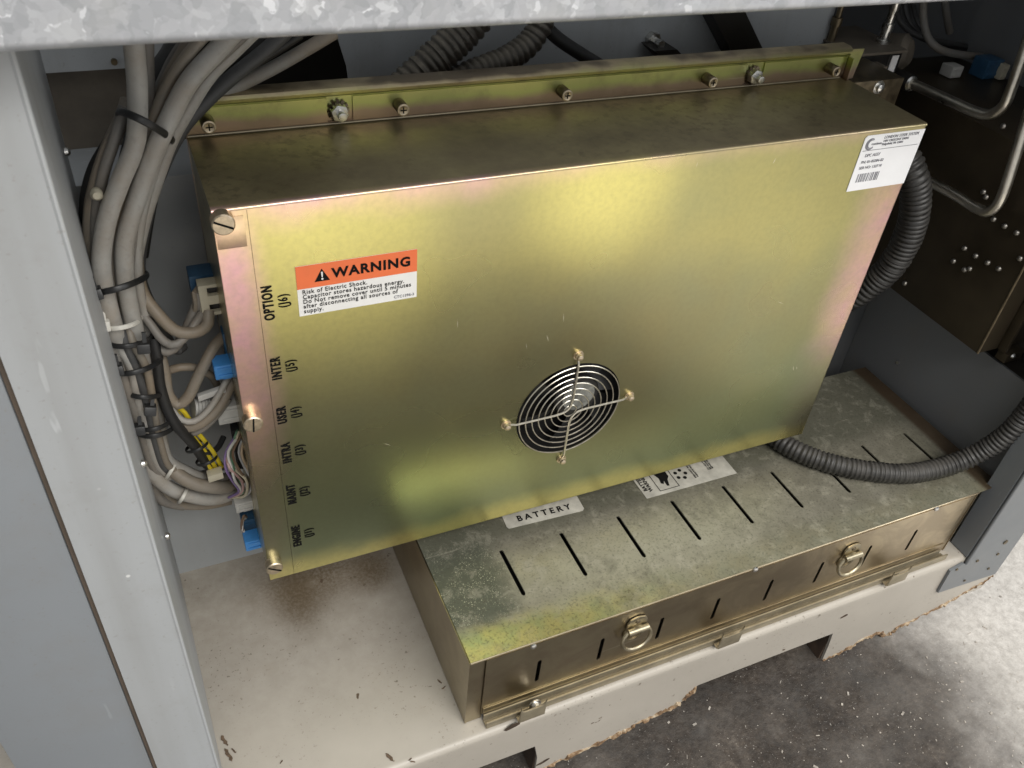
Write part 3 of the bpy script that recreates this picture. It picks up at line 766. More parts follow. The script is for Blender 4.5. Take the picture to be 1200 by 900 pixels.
# right fold + side
pr = [V((W - fr + fr * math.sin(t), fr - fr * math.cos(t), fr)) for t in [math.pi / 2 * i / 6 for i in range(7)]] + [V((W, D - .001, fr))]
cv.extrude(pr + [p + V((-.0011 if i > 1 else 0, .0002 if i > 5 else .0011, 0)) for i, p in reversed(list(enumerate(pr)))], (0, 0, 1), H - 2 * fr)
# upturned rear flange with two notches for the nuts
nx = (0.102, 0.4545)
fl = [(0.0008, H), (W - .006, H), (W - .006, 0.3632)]
for q in reversed(nx): fl += [(q + .0105, 0.3632), (q + .0105, 0.3465), (q - .0075, 0.3465), (q - .0075, 0.3632)]
fl += [(0.0008, 0.3632)]
cover = ep(cv, 'cover', M_COVER)
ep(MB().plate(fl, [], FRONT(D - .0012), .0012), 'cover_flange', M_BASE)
ep(MB().tube([(0.001, D - .0018, 0.3452), (.25, D - .0018, .3452), (W - .007, D - .0018, 0.3452)], .0008, 8), 'bend_edge', M_TAB)
for (x0, z0, x1, z1, wd) in ((.232, .204, .2345, .197, .0003), (.2445, .222, .2455, .213, .00025), (.508, .106, .511, .099, .0004), (.5125, .104, .5145, .0995, .0003), (.410, .331, .4085, .326, .0004), (.100, .128, .106, .124, .0002), (.338, .3365, .3375, .331, .0002), (.215, .2, .2165, .193, .0002), (.46, .19, .468, .186, .0002), (.157, .235, .1575, .226, .0002)):
    d = V((x1 - x0, 0, z1 - z0)); nrm_ = V((-d.z, 0, d.x)).normalized() * wd
    m0 = V((x0, -.00006, z0)); m1 = V((x1, -.00006, z1)); mm = (m0 + m1) / 2 + nrm_ * random.uniform(-1, 1)
    ep(MB().add([m0, mm - nrm_, m1, mm + nrm_], [(0, 1, 2, 3)]), 'scratch', M_SCR)
# narrow strip down the left side with three captive screws
ls = MB().plate([(0.0008, 0.001), (0.0203, 0.001), (0.0203, H - fr), (0.0008, H - fr)], [], FRONT(0.0005), .0014)
ls.box((0.0006, .0014, .001), (.0018, D - .002, H - fr))
ep(ls, 'side_strip', M_COVER)
ep(MB().plate([(0.0012, 0.3175), (0.0182, 0.3175), (0.0182, 0.3385), (0.0012, 0.3385)], [], FRONT(0.0002), .0009), 'screw_tab', M_COVER, .0002)
for px, py in ((262, 264), (297, 498), (322, 667)):
    p = at(px, py, 'y', -0.007)
    c = V((p.x, 0.0009, p.z))
    s = ep(MB().lathe(c, (0, -1, 0), [(0, .0062), (.0004, .0068), (.0075, .0068), (.0083, .0060), (.0084, .001)], 22), 'captive_screw', M_SCREW)
    a = random.choice((70, 85, -35)) if py > 300 else -28
    u = V((math.cos(math.radians(a)), 0, math.sin(math.radians(a))))
    ep(MB().obox(c + V((0, -.0084, 0)), u * .0060, u.cross(V((0, 1, 0))) * .0006, V((0, .0003, 0))), 'screw_slot', M_INK, parent=s)
# base: back plate with rolled top rail, body behind the cover
base = MB().box((0.0005, D + .0002, 0.004), (W - .002, D + .0022, 0.3695))
base.box((0.003, D + .0023, 0.01), (W - .004, 0.1425, 0.340))
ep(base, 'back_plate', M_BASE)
tr = MB(); pr = [V((0.0, D - .0006, 0.3641)), V((0.0, D - .0030, 0.3658)), V((0.0, D - .0034, 0.3680)), V((0.0, D - .0022, 0.3702)), V((0.0, D + .0008, 0.3714)), V((0.0, D + .0105, 0.3714)), V((0.0, D + .0105, 0.3700)), V((0.0, D + .0026, 0.3700)), V((0, D + .0024, .3641))]
tr.extrude(pr, (1, 0, 0), W - 0.003)
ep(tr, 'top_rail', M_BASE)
# folded end of the rail
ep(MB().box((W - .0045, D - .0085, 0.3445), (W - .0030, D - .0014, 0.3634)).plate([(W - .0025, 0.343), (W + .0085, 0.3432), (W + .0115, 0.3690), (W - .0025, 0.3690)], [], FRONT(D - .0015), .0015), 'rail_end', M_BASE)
for x in (0.0145, 0.1455, 0.2745, 0.4070, 0.5350):
    z = 0.3550
    s = ep(MB().lathe((x, D - .0012, z), (0, -1, 0), [(0, .0040), (.0004, .0045), (.011, .0045), (.0112, .0044)], 18), 'captive_screw', M_DSTEEL)
    ep(MB().lathe((x, D - .0012 - .01125, z), (0, -1, 0), [(0, .0045), (.0005, .0043), (.0007, .0034), (.0005, .0030)], 18), 'screw_face', M_SCREW, parent=s)
    y = D - .0012 - .0119
    ep(MB().box((x - .0022, y - .0001, z - .0004), (x + .0022, y + .0002, z + .0004)).box((x - .0004, y - .00015, z - .0022), (x + .0004, y + .0002, z + .0022)), 'screw_slot', M_INK, parent=s)
for x in nx:
    z = 0.354
    wsh = MB().lathe((x, D - .0002, z), (0, -1, 0), [(0, .0056), (.0010, .0056), (.0011, .004)], 18)
    for i in range(12):
        a = 2 * math.pi * i / 12
        wsh.obox((x + .0063 * math.cos(a), D - .0012, z + .0063 * math.sin(a)), V((math.cos(a), 0, math.sin(a))) * .0016, V((-math.sin(a), .5, math.cos(a))) * .0010, V((0, .0004, 0)))
    ws = ep(wsh, 'star_washer', M_DSTEEL)
    ep(MB().cyl((x, D - .0012, z), (x, D - .0075, z), .0062, n=6).cyl((x, D - .0073, z), (x, D - .014, z), .0031, n=12), 'nut', M_STEEL, .0003)
# mounting ear on the right
ear = MB().box((W + .0105, D - .004, 0.305), (W + .070, D - .0015, 0.340)).box((W + .0105, D - .0015, 0.3375), (W + .070, D + .05, 0.340))
ep(ear, 'mounting_ear', M_DSTEEL, .0006)
p = at(1031, 103, 'y', D - .006)
ep(MB().lathe((p.x, D - .0040, p.z), (0, -1, 0), [(0, .0062), (.001, .0062), (.0012, .0042), (.004, .0038), (.005, .002)], 14), 'ear_bolt', M_STEEL)
# fan behind the hole
sh = MB(); n = 40
sh.plate(rect(FC[0] - .058, FC[1] - .058, FC[0] + .058, FC[1] + .058), [circle(FC[0], FC[1], .0535, 48)], FRONT(.0035), .026)
sh.box((FC[0] - .058, .0305, FC[1] - .058), (FC[0] + .058, .032, FC[1] + .058))
ep(sh, 'fan_housing', M_BLACK)
FH = FC; FC = (FC[0] + .013, FC[1] + .002)
hub = ep(MB().lathe((FC[0], .024, FC[1]), (0, -1, 0), [(0, .0215), (.012, .0215), (.0135, .0200), (.0136, .001)], 28), 'fan_hub', M_BLACK)
ep(MB().cyl((FC[0] + .001, .0104, FC[1] + .001), (FC[0] + .001, .0100, FC[1] + .001), .0155, n=28), 'hub_sticker', M_HUB, parent=hub)
for k in range(7):
    a = 2 * math.pi * k / 7 + .3
    b = MB(); ring = []
    for j in range(5):
        rr_ = .0205 + .0315 * j / 4
        for (da, yy) in ((-.30 - .06 * j / 4, .0130), (.0, .0185), (.26, .0240)):
            an = a + da - .12 * j / 4
            ring.append((FC[0] + rr_ * math.cos(an), yy, FC[1] + rr_ * math.sin(an)))
    fs = []
    for j in range(4):
        for q in range(2): fs.append((j * 3 + q, j * 3 + q + 1, j * 3 + q + 4, j * 3 + q + 3))
    b.add(ring, fs)
    ep(b, 'fan_blade', plain('fan_blade_plastic', (0.014, 0.014, 0.014), .55) if k == 0 else bpy.data.materials['fan_blade_plastic'])
FC = FH
gd = MB()
for k in range(1, 9):
    rr_ = .0475 * k / 8
    gd.tube([V((FC[0] + rr_ * math.cos(t), -.0018, FC[1] + rr_ * math.sin(t))) for t in [2 * math.pi * i / 56 for i in range(56)]], .00058, 6, closed=True)
ep(gd, 'guard_rings', M_WIRE)
def P2(x, z, y): return V((FC[0] + x, y, FC[1] + z))
for sgn in (1, -1):
    path = [P2(-.0590 * sgn, 0, -.0022), P2(-.0545 * sgn, 0, -.0022), P2(-.0510 * sgn, 0, -.0036), P2(-.0475 * sgn, 0, -.0036), P2(-.030 * sgn, 0, -.0036), P2(-.012 * sgn, .0004 * sgn, -.0036), P2(-.0035 * sgn, .0035 * sgn, -.0036),
            P2(-.0004 * sgn, .012 * sgn, -.0036), P2(0, .030 * sgn, -.0036), P2(0, .0475 * sgn, -.0036), P2(0, .0510 * sgn, -.0036), P2(0, .0545 * sgn, -.0022), P2(0, .0590 * sgn, -.0022)]
    ep(MB().tube(spline(path, .0015), .0010, 8), 'guard_spoke', M_WIRE)
for (x, z) in ((-.059, 0), (.059, 0), (0, .059), (0, -.059)):
    ep(MB().lathe(P2(x, z, 0), (0, -1, 0), [(0, .0046), (.0011, .0046), (.0012, .0034), (.0034, .0034), (.0036, .0029), (.0054, .0026), (.0062, .0014)], 14), 'guard_screw', M_SCREW)
# printed connector names
for (t, j, z) in (('OPTION', '(J6)', 0.2745), ('INTER', '(J5)', 0.2210), ('USER', '(J4)', 0.1785), ('INTRA', '(J3)', 0.1410), ('MAINT', '(J2)', 0.0965), ('ENGINE', '(J1)', 0.0475)):
    o1 = text(t, .0092, M_INK, en, V((.0263, -.0003, z)), RUP, xs=.66, bold=.032, spacing=1.22)
    o2 = text(j, .0086, M_INK, en, V((.0358, -.0003, z)), RUP, xs=.68, bold=.018, spacing=1.25)
    for o in (o1, o2): o.matrix_parent_inverse = Matrix.Translation((-W / 2, -0.05, 0))
# warning label
WX0, WX1, WZ0, WZ1 = .0450, .1255, .2605, .2985
wl = ep(MB().plate(rect(WX0, WZ0, WX1, WZ1), [], FRONT(-.0005), .0004), 'warning_label', M_WHITE)
ep(MB().plate(rect(WX0, .2815, WX1, WZ1), [], FRONT(-.0008), .00025), 'orange_header', M_ORANGE, parent=wl)
tx = text('WARNING', .0098, M_INK, wl, V((.0945, -.0010, .2899)), RX, xs=1.02, bold=.034, spacing=1.14)
tx.parent = wl
tri = MB().plate([(.0565, .2855), (.0665, .2855), (.0615, .2948)], [], FRONT(-.0010), .0002)
ep(tri, 'hazard_triangle', M_INK, parent=wl)
ep(MB().plate([(.0609, .2925), (.0621, .2925), (.0618, .2885), (.0612, .2885)], [], FRONT(-.0012), .0002).plate(circle(.0615, .2872, .0007, 10), [], FRONT(-.0012), .0002), 'exclamation_mark', M_WHITE, parent=wl)
text('Risk of Electric Shock.\nCapacitor stores hazardous energy.\nDo Not remove cover until 5 minutes\nafter disconnecting all sources of\nsupply.', .0045, M_INK, wl, V((WX0 + .0030, -.0007, .2714)), RX, xs=.93, bold=.004, align='LEFT', line=.82, spacing=1.12)
text('CTC1396-3', .0030, M_GINK, wl, V((.1165, -.0007, .2633)), RX)
# maker's label top right
ml = ep(MB().plate([(.4945, .2920), (.5570, .2920), (.5570, .3400), (.4965, .3400), (.4945, .3380)], [], FRONT(-.0006), .0005), 'maker_label', M_WLAB)
arc = MB()
for (rad, wd, x0) in ((.0050, .0011, .5020), (.0036, .0005, .5024)):
    a0, a1 = math.radians(60), math.radians(320)
    outer_ = [(x0 + rad * math.cos(a0 + (a1 - a0) * i / 20), .3325 + rad * math.sin(a0 + (a1 - a0) * i / 20)) for i in range(21)]
    inner_ = [(x0 + .0006 + (rad - wd) * math.cos(a0 + (a1 - a0) * i / 20), .3325 + (rad - wd) * math.sin(a0 + (a1 - a0) * i / 20)) for i in range(20, -1, -1)]
    arc.plate(outer_ + inner_, [], FRONT(-.0008), .0002)
ep(arc, 'crescent_logo', M_GINK, parent=ml)
text('continuo', .0030, M_GINK, ml, V((.5085, -.0008, .3325)), RX)
text('LONDON STEER SYSTEM', .0034, M_GINK, ml, V((.5145, -.0008, .3370)), RX, xs=.90, align='LEFT', spacing=1.1)
text('1401 CRESCENT DRIVE\nRidgefield, PA 15001', .0027, M_GINK, ml, V((.5145, -.0008, .3325)), RX, align='LEFT')
ep(MB().plate(rect(.4962, .3270, .5545, .3274), [], FRONT(-.0008), .0002), 'rule_line', M_GINK, parent=ml)
text('DPC ASSY', .0036, M_GINK, ml, V((.5005, -.0008, .3228)), RX, align='LEFT')
text('PN: 01-03284-02', .0034, M_GINK, ml, V((.4990, -.0008, .3172)), RX, align='LEFT')
text('SER NO: 1327 M', .0034, M_GINK, ml, V((.4990, -.0008, .3122)), RX, align='LEFT')
bc = MB(); x = .5005
while x < .5240:
    wd = random.choice((.0004, .0004, .0008, .0012)); bc.plate(rect(x, .2995, x + wd, .3070), [], FRONT(-.0008), .0002); x += wd + random.choice((.0005, .0008, .0012))
ep(bc, 'barcode', M_GINK, parent=ml)
# text on the two battery labels
bl = [o for o in bb.children if o.name == 'battery_label'][0]
cl = [o for o in bb.children if o.name == 'caution_label'][0]
text('B A T T E R Y', .0096, M_INK, bl, V((.2660, .0185, LZ + .0004)), RZ(-2.5), xs=1.02, bold=.02)
text('C O V E R', .0096, M_INK, bl, V((.2665, .0345, LZ + .0004)), RZ(-2.5), xs=1.02, bold=.02)
text('BATTERY\nWARNING', .0058, M_INK, cl, V((.3810, .0220, LZ + .0004)), RZ(90), bold=.02, line=.9)
fr_ = MB()
for (a, b, c_, d_) in ((.3920, .0050, .4155, .0056), (.3920, .0394, .4155, .0400), (.3920, .0056, .3926, .0394), (.4149, .0056, .4155, .0394)): fr_.plate(rect(a, b, c_, d_), [], TOP(LZ + .0004), .0002)
hand = [(0.3970, .030), (0.4000, .034), (0.4070, .034), (0.4115, .030), (0.4115, .021), (0.4080, .017), (0.4055, .009), (0.4030, .0095), (0.4035, .017), (0.4010, .013), (0.3985, .0145), (0.4000, .021)]
fr_.plate(hand, [], TOP(LZ + .0004), .0002)
ep(fr_, 'hand_symbol', M_INK, parent=cl)
cc = MB()
for i in range(5):
    a = 2 * math.pi * i / 5
    cc.plate(circle(.4255 + .0058 * math.cos(a), .0190 + .0058 * math.sin(a), .0021, 8), [], TOP(LZ + .0004), .0002)
ep(cc, 'round_symbol', M_INK, parent=cl)
text('KEEP AWAY FROM FLAME\nWEAR EYE PROTECTION', .0026, M_INK, cl, V((.4400, .0240, LZ + .0004)), RZ(90), line=1.2)
text('DO NOT TIP\nSEE MANUAL\nBEFORE USE', .0026, M_INK, cl, V((.4610, .0220, LZ + .0004)), RZ(90))

# ------------------------------------------------------------------ cables on the left
GB = 'cables in the bundle on the left'
def cable(ctrl, r, mat, label, group=GB, name='cable', cat='cable', n=10):
    """ctrl: (px, py, depth y) triples"""
    pts = spline([at(a, b, 'y', y) for (a, b, y) in ctrl], .004)
    return tag(MB().tube(pts, r, n).build(name, mat), label, cat, group)
cable([(155, 20, .045), (157, 54, .045), (161, 105, .045), (159, 165, .042), (140, 215, .036), (126, 255, .034), (119, 300, .034), (122, 335, .034), (130, 370, .034), (142, 412, .038), (160, 450, .045), (170, 485, .05), (169, 520, .056), (176, 550, .058), (197, 571, .060), (226, 582, .062), (256, 584, .07), (286, 572, .08)], .0057, C_GREY,
      'thickest pale grey cable falling straight down, frontmost, curving right at the bottom')
cable([(290, 20, .060), (258, 55, .055), (222, 95, .05), (198, 140, .045), (178, 185, .042), (160, 235, .040), (147, 280, .038), (146, 315, .038), (150, 350, .040), (158, 387, .042), (166, 420, .046), (176, 460, .05), (184, 495, .055), (188, 520, .058), (196, 541, .060), (218, 554, .064), (244, 563, .07), (275, 560, .085)], .0058, C_GREY,
      'thick pale grey cable sweeping from top centre, second in front of the bundle')
cable([(240, 20, .075), (218, 58, .072), (197, 95, .068), (183, 130, .066), (172, 170, .062), (155, 225, .060), (146, 290, .060), (160, 370, .062), (170, 420, .064), (180, 470, .066), (178, 540, .070), (200, 585, .075), (235, 592, .08), (270, 586, .085)], .0044, C_WARM,
      'slimmer brownish grey cable between the two thickest grey cables')
cable([(310, 25, .082), (276, 58, .078), (246, 88, .072), (222, 125, .066), (200, 165, .062), (182, 215, .058), (168, 260, .055), (158, 310, .055), (160, 350, .056), (172, 400, .060), (182, 440, .062)], .0046, C_GREY,
      'thin pale grey cable running along the right side of the thick sweeping cable')
cable([(345, 28, .10), (310, 60, .095), (270, 92, .088), (238, 122, .080), (212, 152, .074), (190, 195, .070), (172, 250, .068), (162, 320, .07), (182, 372, .072), (196, 400, .07), (206, 409, .065), (214, 404, .07)], .0048, C_DARK,
      'dark charcoal cable slanting from the top right into the back of the bundle')
cable([(392, 38, .118), (360, 57, .115), (325, 77, .112), (290, 95, .108), (258, 110, .106), (230, 124, .106), (196, 158, .104), (168, 205, .10), (155, 270, .095), (142, 330, .09)], .0046, C_GREY,
      'pale grey cable lowest and furthest right where the bundle fans out at top')
cable([(330, 28, .118), (300, 52, .116), (262, 76, .110), (232, 104, .102), (205, 142, .095), (180, 200, .090), (165, 270, .09)], .0052, C_BLACK,
      'glossy black cable behind the fanned out grey cables at the top')
cable([(215, 30, .098), (200, 62, .096), (184, 85, .096), (172, 112, .096), (160, 150, .09), (148, 200, .08)], .0060, C_DARK,
      'dark cable disappearing behind the straight pale grey cable at top left')
cable([(150, 118, .072), (142, 142, .064), (128, 172, .056), (115, 210, .050), (107, 250, .048), (107, 300, .048), (113, 345, .052), (124, 400, .060), (140, 450, .068), (158, 500, .07)], .0046, C_WARM,
      'brownish cable bulging out left of the bundle near the post')
cable([(152, 130, .080), (130, 165, .070), (110, 200, .064), (101, 240, .060), (103, 290, .060), (113, 335, .064), (128, 395, .07), (148, 460, .072), (165, 505, .072)], .0042, C_BLACK,
      'black cable running outermost along the left post')
cable([(160, 420, .06), (152, 440, .058), (160, 475, .058), (170, 505, .06), (176, 540, .064), (178, 565, .068), (190, 585, .072), (215, 592, .078)], .0048, C_MID,
      'mid grey cable at the lower left edge of the bundle')
cable([(352, 40, .108), (318, 62, .106), (282, 84, .102), (252, 104, .096), (225, 132, .09), (200, 172, .084), (180, 230, .08), (168, 300, .08)], .0034, C_BLACK,
      'thin black cable between the charcoal cable and the lowest pale one at top')
cable([(262, 30, .066), (236, 56, .066), (210, 88, .064), (192, 118, .062), (178, 152, .058), (160, 205, .056), (146, 255, .054), (138, 310, .054), (142, 360, .056)], .0032, C_BLACK,  # added black strand standing in for the shaded gap
      'thin black cable added for the dark gap between the two thickest grey cables')
cable([(232, 30, .090), (206, 66, .088), (190, 98, .086), (176, 128, .084), (160, 170, .080)], .0038, C_MID,
      'mid grey cable deep behind the brownish one at top')
cable([(300, 30, .072), (270, 58, .070), (242, 84, .066), (214, 120, .060), (196, 152, .056), (176, 200, .052), (164, 245, .050), (156, 290, .048), (153, 330, .050), (160, 372, .054)], .0026, C_MID,
      'slim mid grey cable lying on the right flank of the sweeping thick cable')
cable([(170, 440, .075), (182, 500, .075), (196, 540, .075), (216, 558, .076), (240, 556, .08), (262, 545, .085)], .0040, C_MID,
      'mid grey cable hidden deep behind the bottom bend')
cable([(252, 28, .056), (222, 62, .056), (198, 98, .056), (180, 140, .052), (165, 185, .048), (148, 225, .046), (136, 262, .044), (133, 310, .044), (136, 350, .046), (148, 395, .05)], .0036, C_WARM,
      'slim brownish cable filling the gap between the two thickest grey cables')
cable([(146, 125, .058), (134, 165, .052), (121, 205, .046), (113, 250, .044), (113, 300, .044), (119, 345, .046), (132, 395, .05), (148, 440, .056)], .0034, C_MID,
      'slim mid grey cable hugging the left side of the thickest grey cable')
cable([(172, 28, .070), (172, 70, .068), (173, 120, .064), (168, 165, .060), (156, 205, .056)], .0042, C_MID,
      'mid grey cable just right of the straight thick cable at top')
cable([(284, 30, .068), (252, 66, .066), (224, 100, .062), (204, 136, .058), (188, 176, .054), (174, 218, .052), (164, 260, .050), (160, 300, .050), (164, 345, .052), (176, 390, .056)], .0036, C_GREY,
      'slender pale grey cable along the inner edge of the bundle')
for k, (m_, rr_, lab) in enumerate(((C_MID, .0032, 'thin mid grey cable in front of the lower bundle, leftmost of four'), (C_GREY, .0030, 'thin pale grey cable in front of the lower bundle, second of four from the left'), (C_DARK, .0030, 'thin charcoal cable in front of the lower bundle, third of four from the left'), (C_WARM, .0028, 'thin brownish cable in front of the lower bundle, rightmost of four'))):
    o_ = k * 9
    cable([(120 + o_, 372, .036 + k * .003), (128 + o_, 400, .034), (140 + o_ + (k % 2) * 4, 430, .034), (150 + o_, 458, .036), (160 + o_ * .8, 488, .040), (168 + o_ * .7, 516, .046), (178 + o_ * .7, 545, .054), (192 + o_ * .8, 562 - k * 3, .062)], rr_, m_, lab)
cable([(150, 352, .06), (170, 372, .052), (190, 398, .044), (204, 404, .044), (216, 396, .046), (228, 380, .050), (236, 368, .056)], .0030, C_MID,
      'slim grey cable lying in front of the two loops at the beige connector', 'cables looping to the connectors')
cable([(190, 452, .05), (206, 486, .046), (226, 494, .044), (246, 478, .046), (262, 452, .052), (270, 436, .060)], .0024, C_GREY,
      'thin pale cable crossing in front of the accordion strain relief', 'cables looping to the connectors')
cable([(215, 505, .06), (226, 520, .056), (240, 530, .058), (254, 526, .064), (262, 512, .074)], .0024, C_BLACK,
      'thin black cable curling beside the yellow wires', 'cables looping to the connectors')
# loops out to the connectors
cable([(160, 300, .066), (166, 340, .058), (185, 368, .050), (207, 388, .046), (230, 389, .046), (243, 380, .050), (244, 364, .056)], .0042, C_WARM,
      'grey loop cable hooking up to the beige connector', 'cables looping to the connectors')
cable([(165, 330, .072), (168, 372, .060), (180, 402, .052), (194, 412, .050), (206, 406, .052), (216, 390, .056), (226, 368, .060), (232, 352, .064)], .0035, C_MID,
      'dark grey loop cable dipping lowest below the beige connector', 'cables looping to the connectors')
cable([(178, 445, .066), (196, 435, .060), (214, 430, .058), (232, 432, .060), (248, 441, .066), (256, 455, .075)], .0030, C_WARM,
      'thin arched cable passing behind the blue plug', 'cables looping to the connectors')
cable([(186, 410, .060), (193, 438, .054), (197, 462, .050), (208, 474, .048), (220, 466, .048), (230, 446, .050), (241, 424, .054), (251, 406, .060), (262, 394, .068)], .0042, C_WARM,
      'brownish grey cable bending up in a U to the upper blue plug', 'cables looping to the connectors')
cable([(196, 480, .056), (206, 494, .052), (220, 501, .048), (236, 496, .046), (252, 482, .048), (264, 464, .052), (272, 446, .060), (274, 430, .068)], .0040, C_WARM,
      'brownish grey cable rising along the accordion strain relief', 'cables looping to the connectors')
cable([(204, 500, .058), (220, 508, .052), (238, 502, .050), (256, 484, .052), (268, 466, .056)], .0028, C_MID,
      'slim grey cable just under the strain relief cable', 'cables looping to the connectors')
cable([(180, 395, .050), (184, 425, .046), (188, 455, .044), (197, 482, .042), (208, 500, .042), (222, 515, .048), (232, 528, .055), (243, 545, .064)], .0040, C_BLACK,
      'black jacketed cable crossing in front of the bundle beside the yellow wires', 'cables looping to the connectors')
cable([(196, 545, .062), (214, 560, .056), (232, 568, .054), (252, 571, .056), (268, 570, .066), (282, 560, .080)], .0056, C_WARM,
      'brown sleeved cable, upper of the pair bending toward the coloured wires', 'cables looping to the connectors')
# yellow wires
for k, (dx, dy) in enumerate(((-2, 1), (5, -2), (12, -5), (3, 6))):
    cable([(168 + dx * .3, 380, .060), (180 + dx * .5, 410, .06), (196 + dx * .6, 470, .056), (204 + dx, 488 + dy, .054), (220 + dx, 512 + dy, .054), (236 + dx, 532 + dy, .058), (250 + dx * .8, 552 + dy, .066)], .0018, M_YELLOW,
          ['yellow wire on the left of the yellow wire run', 'yellow wire second from left in the yellow wire run', 'yellow wire on the right of the yellow wire run', 'yellow wire lying lowest of the yellow wire run'][k], 'yellow wires', 'wire', 'wire', 7)
# fan of thin wires into the lower connector
wcols = [('violet', (0.20, 0.13, 0.30)), ('white', (0.62, 0.60, 0.56)), ('pink', (0.50, 0.32, 0.30)), ('green', (0.10, 0.22, 0.13)), ('cream', (0.58, 0.52, 0.38)), ('brown', (0.17, 0.11, 0.07)), ('pale grey', (0.42, 0.41, 0.40)), ('tan', (0.40, 0.30, 0.20))]
for k, (nm, c) in enumerate(wcols):
    x = k * 3.6
    m = plain(nm.replace(' ', '_') + '_wire', c, .45)
    j = lambda q: random.uniform(-q, q)
    cable([(283, 492 + k * 3, .085), (276 + x * .35 + j(3), 510 + j(3), .066), (262 + x * .75 + j(3), 530, .055 + j(.006)), (264 + x * .95 + j(4), 548, .050 + j(.006)), (273 + x * .95 + j(3), 563, .048 + j(.005)), (280 + x * .5, 577 + j(4), .054), (268 + k, 583, .064)], .00115, m,
          nm + ' thin wire curving down to the lower grey connector', 'thin coloured wires at the lower connector', 'wire', 'wire', 6)
for k in range(4):
    cable([(292, 612, .075), (286 - k, 604 + k * 3, .062), (283 + k, 618 + k * 2, .058), (288, 628 + k * 2, .064), (296, 630, .075)], .0012, bpy.data.materials['white_wire' if k % 2 else 'brown_wire'],
          ['brown wire curled above the lowest blue plug, outermost', 'white wire curled above the lowest blue plug, outermost', 'brown wire curled above the lowest blue plug, innermost', 'white wire curled above the lowest blue plug, innermost'][k], 'wires at the lowest blue plug', 'wire', 'wire', 6)
for k in range(4):
    cable([(226 + k * 5, 372 + k * 2, .062), (230 + k * 3, 356, .058), (228 + k * 5, 342, .060), (240 + k * 3, 334, .070)], .0022, [C_WARM, C_MID, M_BEIGE, C_WARM][k],
          ['brown wire leftmost behind the beige connector', 'dark wire second from left behind the beige connector', 'cream wire third from left behind the beige connector', 'brown wire rightmost behind the beige connector'][k], 'wires at the beige connector', 'wire', 'wire', 6)

# connectors
GC = 'plug connectors on the enclosure side'
def cpx(px, py, y): return at(px, py, 'y', y)
def plug(c, sx, sy, sz, mat, label, ribs=2, name='plug_connector'):
    t = tag(empty(name, c), label, 'connector', GC)
    MB().box((-sx, -sy, -sz), (sx, sy, sz)).build('housing', mat, t, .0012)
    m = MB()
    for i in range(ribs):
        z = -sz + (i + .5) * 2 * sz / ribs
        m.box((-sx * .7, -sy - .0008, z - sz * .18), (sx * .7, -sy - .0001, z + sz * .18))
    m.build('rib', mat, t, .0003)
    MB().box((-sx * .35, -sy * .55, -sz - .003), (sx * .35, sy * .55, -sz - .0001)).build('latch', mat, t, .0004)
    return t
c = cpx(250, 346, .060)
t = tag(empty('plug_connector', c), 'beige frame connector with two dark windows at top of enclosure side', 'connector', GC)
fm = MB().plate(rect(-.0095, -.0125, .0135, .0125), [rect(-.0040, -.0100, .0110, -.0035), rect(-.0040, .0035, .0110, .0100)], FRONT(-.006), .010)
fm.build('housing', M_BEIGE, t, .0004)
MB().box((-.009, -.002, -.012), (.012, .003, .012)).build('core', M_BLACK, t)
plug(cpx(243, 332, .078), .012, .008, .012, M_DBLUE, 'dull dark blue plug behind the beige frame connector')
plug(cpx(264, 429, .050), .0085, .007, .0062, M_BLUE, 'bright blue plug halfway up the enclosure side')
plug(cpx(272, 405, .066), .006, .006, .016, M_DBLUE, 'dark blue plug body above the bright blue plug')
plug(cpx(297, 632, .052), .0080, .007, .0060, M_BLUE, 'bright blue plug lowest on the enclosure side')
plug(cpx(294, 612, .070), .008, .006, .010, M_DBLUE, 'dark blue plug body above the lowest bright blue plug')
plug(cpx(272, 478, .062), .0120, .008, .0085, M_LGREY, 'light grey connector at the end of the accordion strain relief')
plug(cpx(287, 520, .075), .009, .006, .022, M_BLACK, 'black connector where the thin coloured wires start', 5)
plug(cpx(288, 588, .062), .0095, .006, .0055, M_LGREY, 'light grey connector under the fan of thin wires')
# accordion strain relief
a, b = cpx(226, 478, .058), cpx(256, 476, .060)
acc = MB(); pts = [a + (b - a) * (i / 36) for i in range(37)]
acc.tube(pts, lambda i, u: .0085 if i % 5 in (0, 1) else .0068, 16)
tag(acc.build('strain_relief', M_LGREY), 'ribbed light grey accordion strain relief leading to a grey connector', 'strain relief')
tag(MB().obox((cpx(240, 463, .052) + cpx(256, 458, .052)) / 2, (cpx(262, 456, .052) - cpx(230, 467, .052)) * .5, V((0, 0, .0025)), V((0, .002, 0))).build('cable_marker', M_LGREY, None, .0004), 'flat light grey marker strip above the accordion strain relief', 'marker')
tag(MB().obox(cpx(252, 556, .056), V((.006, 0, .0008)), V((0, .004, 0)), V((0, 0, .0034))).build('cable_marker', M_BEIGE, None, .0006), 'small beige sleeve at the lower end of the yellow wires', 'marker')

